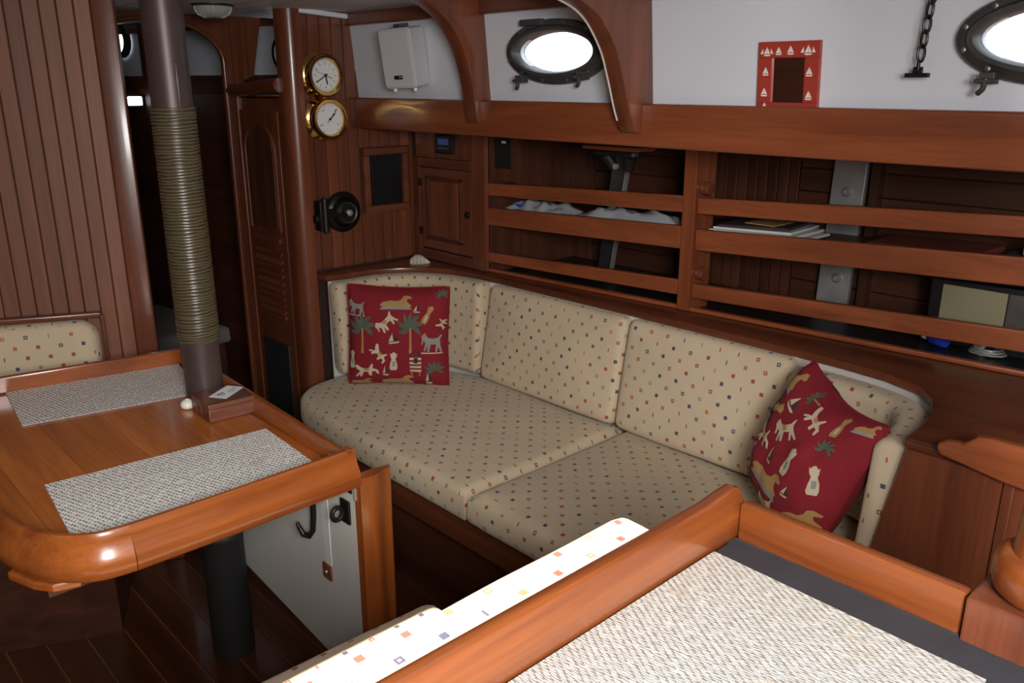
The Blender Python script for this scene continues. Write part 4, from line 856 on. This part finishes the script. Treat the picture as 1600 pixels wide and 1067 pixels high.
# ================================================================== SHELF CONTENTS
def chainplate(y, top, bot, x, wide, label, m='steel', clamp=False):
    c = thing('chainplate', label, 'metal strap'); MB().quad8([(x - .02, y - wide/2 + .02, bot), (x + .0, y - wide/2 + .02, bot), (x, y + wide/2 + .02, bot), (x - .02, y + wide/2 + .02, bot)], [(x - .02, y - wide/2, top), (x, y - wide/2, top), (x, y + wide/2, top), (x - .02, y + wide/2, top)]).build('strap', m, c, bevel=.003)
    for z in (1.228, .955): MB().lathe([(.016, 0), (.016, .006), (.011, .012), (.008, .018)], (x - .02, y + .005, z), (-1, 0, 0), 12).build('bolt', 'steel', c, smooth=True)
    B(x - .004, x + .05, y - wide/2 - .03, y - wide/2 - .003, bot, top).build('side_batten', 'lining_z', c)
    if clamp:
        B(x - .12, x + .03, y - .10, y + .10, top - .004, top + .016).build('wood_pad', 'teak_y', c, bevel=.004)
        for s in (-1, 1): MB().tube([(x - .05, y + s*.065, top - .01), (x - .035, y + s*.028, top - .065)], [.024, .014], 12).build('clamp_knob', 'black', c, smooth=True)
        MB().lathe([(.012, 0), (.012, .01)], (x - .03, y, top - .06), (-1, 0, 0), 10).build('clamp_bolt', 'steel', c)
chainplate(1.20, 1.46, LZ + .002, 2.575, .105, 'bright steel strap bolted behind the right half of the fiddle rails')
c = thing('chainplate', 'slanting dull steel strap with black clamp behind the left half of the fiddle rails', 'metal strap')
MB().bar((2.31, 1.90, 1.335), (2.49, 2.12, LZ + .004), .07, .012, (1, 0, .35)).build('strap', 'dull_steel', c, bevel=.002)
MB().bar((2.30, 1.862, 1.335), (2.48, 2.082, LZ + .004), .008, .02, (1, 0, .35)).build('edge_strip', 'steel', c)
B(2.165, 2.25, 1.72, 1.965, 1.338, 1.352).build('wood_pad', 'rail_y', c, bevel=.004)
MB().pz(rrect(.04, .10, .03, 4, 2.215, 1.842), 1.318, 1.337).build('clamp_plate', 'black', c, bevel=.005)
for q in (-1, 1): MB().tube([(2.205, 1.838 + q*.052, 1.322), (2.225, 1.838 + q*.030, 1.275)], [.022, .016], 12).build('clamp_knob', 'black', c, smooth=True)
MB().lathe([(.010, 0), (.010, .01)], (2.20, 1.84, 1.285), (-1, 0, 0), 10).build('clamp_bolt', 'steel', c)
MB().lathe([(.012, 0), (.008, .008)], (2.405, 2.03, 1.0), (-1, -.3, 0), 10).build('bolt', 'steel', c)
def bag(y0, y1, x0, x1, z, h, label, seed):
    mb = MB(); n1, n2 = 22, 8
    for side in (1, 0):
        pts = []
        for i in range(n1 + 1):
            for j in range(n2 + 1):
                a, b = i/n1, j/n2; e = min(1, 6*min(a, 1 - a))*min(1, 4*min(b, 1 - b)); q = noise.noise(Vector((a*7 + seed, b*4, seed)))
                pts.append((x0 + (x1 - x0)*b, y0 + (y1 - y0)*a, z + (h*(.35 + .65*e)*(.75 + .45*q) if side else 0)))
        f = [(i*(n2+1) + j, (i+1)*(n2+1) + j, (i+1)*(n2+1) + j + 1, i*(n2+1) + j + 1) for i in range(n1) for j in range(n2)]; mb.add(pts, f)
    r = thing('plastic_bag', label, 'bag', 'plastic bags on the bookshelf'); mb.build('bag', 'bag', r, smooth=True)
    B(x0 + .05, x1 - .03, y0 + .04, y1 - .06, z + .004, z + h*.42).build('papers', 'chart_paper', r, bevel=.002); B(x0 + .03, x0 + .05, y0 + .22, y0 + .26, z + h*.3, z + h*.6).build('label', 'blue', r)
bag(2.10, 2.40, 2.19, 2.35, 1.0735, .055, 'clear plastic bag of papers at the left end of the shelf', 2); bag(1.63, 2.05, 2.235, 2.37, 1.083, .055, 'crinkled clear plastic bag left of the shelf divider', 5)
fo = thing('chart_stack', 'stack of folded white charts right of the shelf divider', 'papers')
for k in range(4): MB().bar((2.36 + .01*k, 1.20 + .02*k, 1.106 + k*.009), (2.36, 1.52 - .012*k, 1.098 + k*.009), .20, .0075).build('folded_chart', 'chart_paper' if k < 3 else 'book_dark', fo, bevel=.001)
B(2.30, 2.42, 1.30, 1.40, 1.1355, 1.138).build('yellow_leaf', 'm_tan', fo)
tag(MB().bar((2.40, .72, 1.125), (2.40, 1.02, 1.115), .18, .022).build('book', 'book_red', bevel=.003), 'flat red-brown book on the right part of the shelf', 'book'); tag(MB().bar((2.40, .38, 1.136), (2.40, .68, 1.126), .18, .022).build('book', 'book_dark', bevel=.003), 'flat dark book at the right end of the shelf', 'book')
tag(cushion_mb(rrect(.03, .035, .02, 4), .03, .01, .006, Matrix.Translation((2.345, .60, 1.138))).build('cloth_wad', 'chart_paper', smooth=True), 'small crumpled white cloth at the right end of the shelf', 'cloth')
tv = thing('small_monitor', 'small grey-framed screen standing on the lower right of the shelf', 'screen')
MB().bar((2.46, .50, .938), (2.46, .88, .938), .03, .185).build('body', 'black', tv, bevel=.005); B(2.441, 2.4445, .68, .845, .865, 1.015).build('screen', 'screen', tv); B(2.441, 2.4445, .52, .676, .865, 1.015).build('side_panel', 'dull_steel', tv)
bt = thing('blue_bottle', 'small blue bottle lying on the low shelf at the right', 'bottle')
MB().lathe([(.016, 0), (.018, .006), (.018, .045), (.008, .056), (.008, .062)], (2.40, .80, LZ + .0235), (.3, .9, 0), 16).build('body', 'blue', bt, smooth=True); MB().lathe([(.009, .062), (.009, .076)], (2.40, .80, LZ + .0235), (.3, .9, 0), 14).build('cap', 'paper', bt, smooth=True)
gl = thing('tangled_cable', 'loop of pale cable lying on the low shelf at the right', 'cable'); MB().tube([(2.42 + .03*math.cos(k*.6), .70 + .05*math.sin(k*.6)*(1 - k*.01), LZ + .009 + .0006*k) for k in range(30)], .003, 6).build('cable', 'steel', gl, smooth=True)
# ------------------------------------------------------------------ origins: things sit at their base
def bounds(o):
    pts = []
    def rec(q):
        if q.type == 'MESH':
            c = WORLD[q]; bb = [Vector(b) for b in q.bound_box]; pts.extend([b + c for b in bb])
        for k in q.children: rec(k)
    rec(o); return [min(p[i] for p in pts) for i in range(3)], [max(p[i] for p in pts) for i in range(3)]
bpy.context.view_layer.update()
for o in list(WORLD):
    if WORLD[o] is None:
        lo, hi = bounds(o); WORLD[o] = Vector(((lo[0] + hi[0])/2, (lo[1] + hi[1])/2, lo[2]))
for o, c in WORLD.items():
    o.location = c - (WORLD[o.parent] if o.parent else Vector())
bpy.context.view_layer.update()
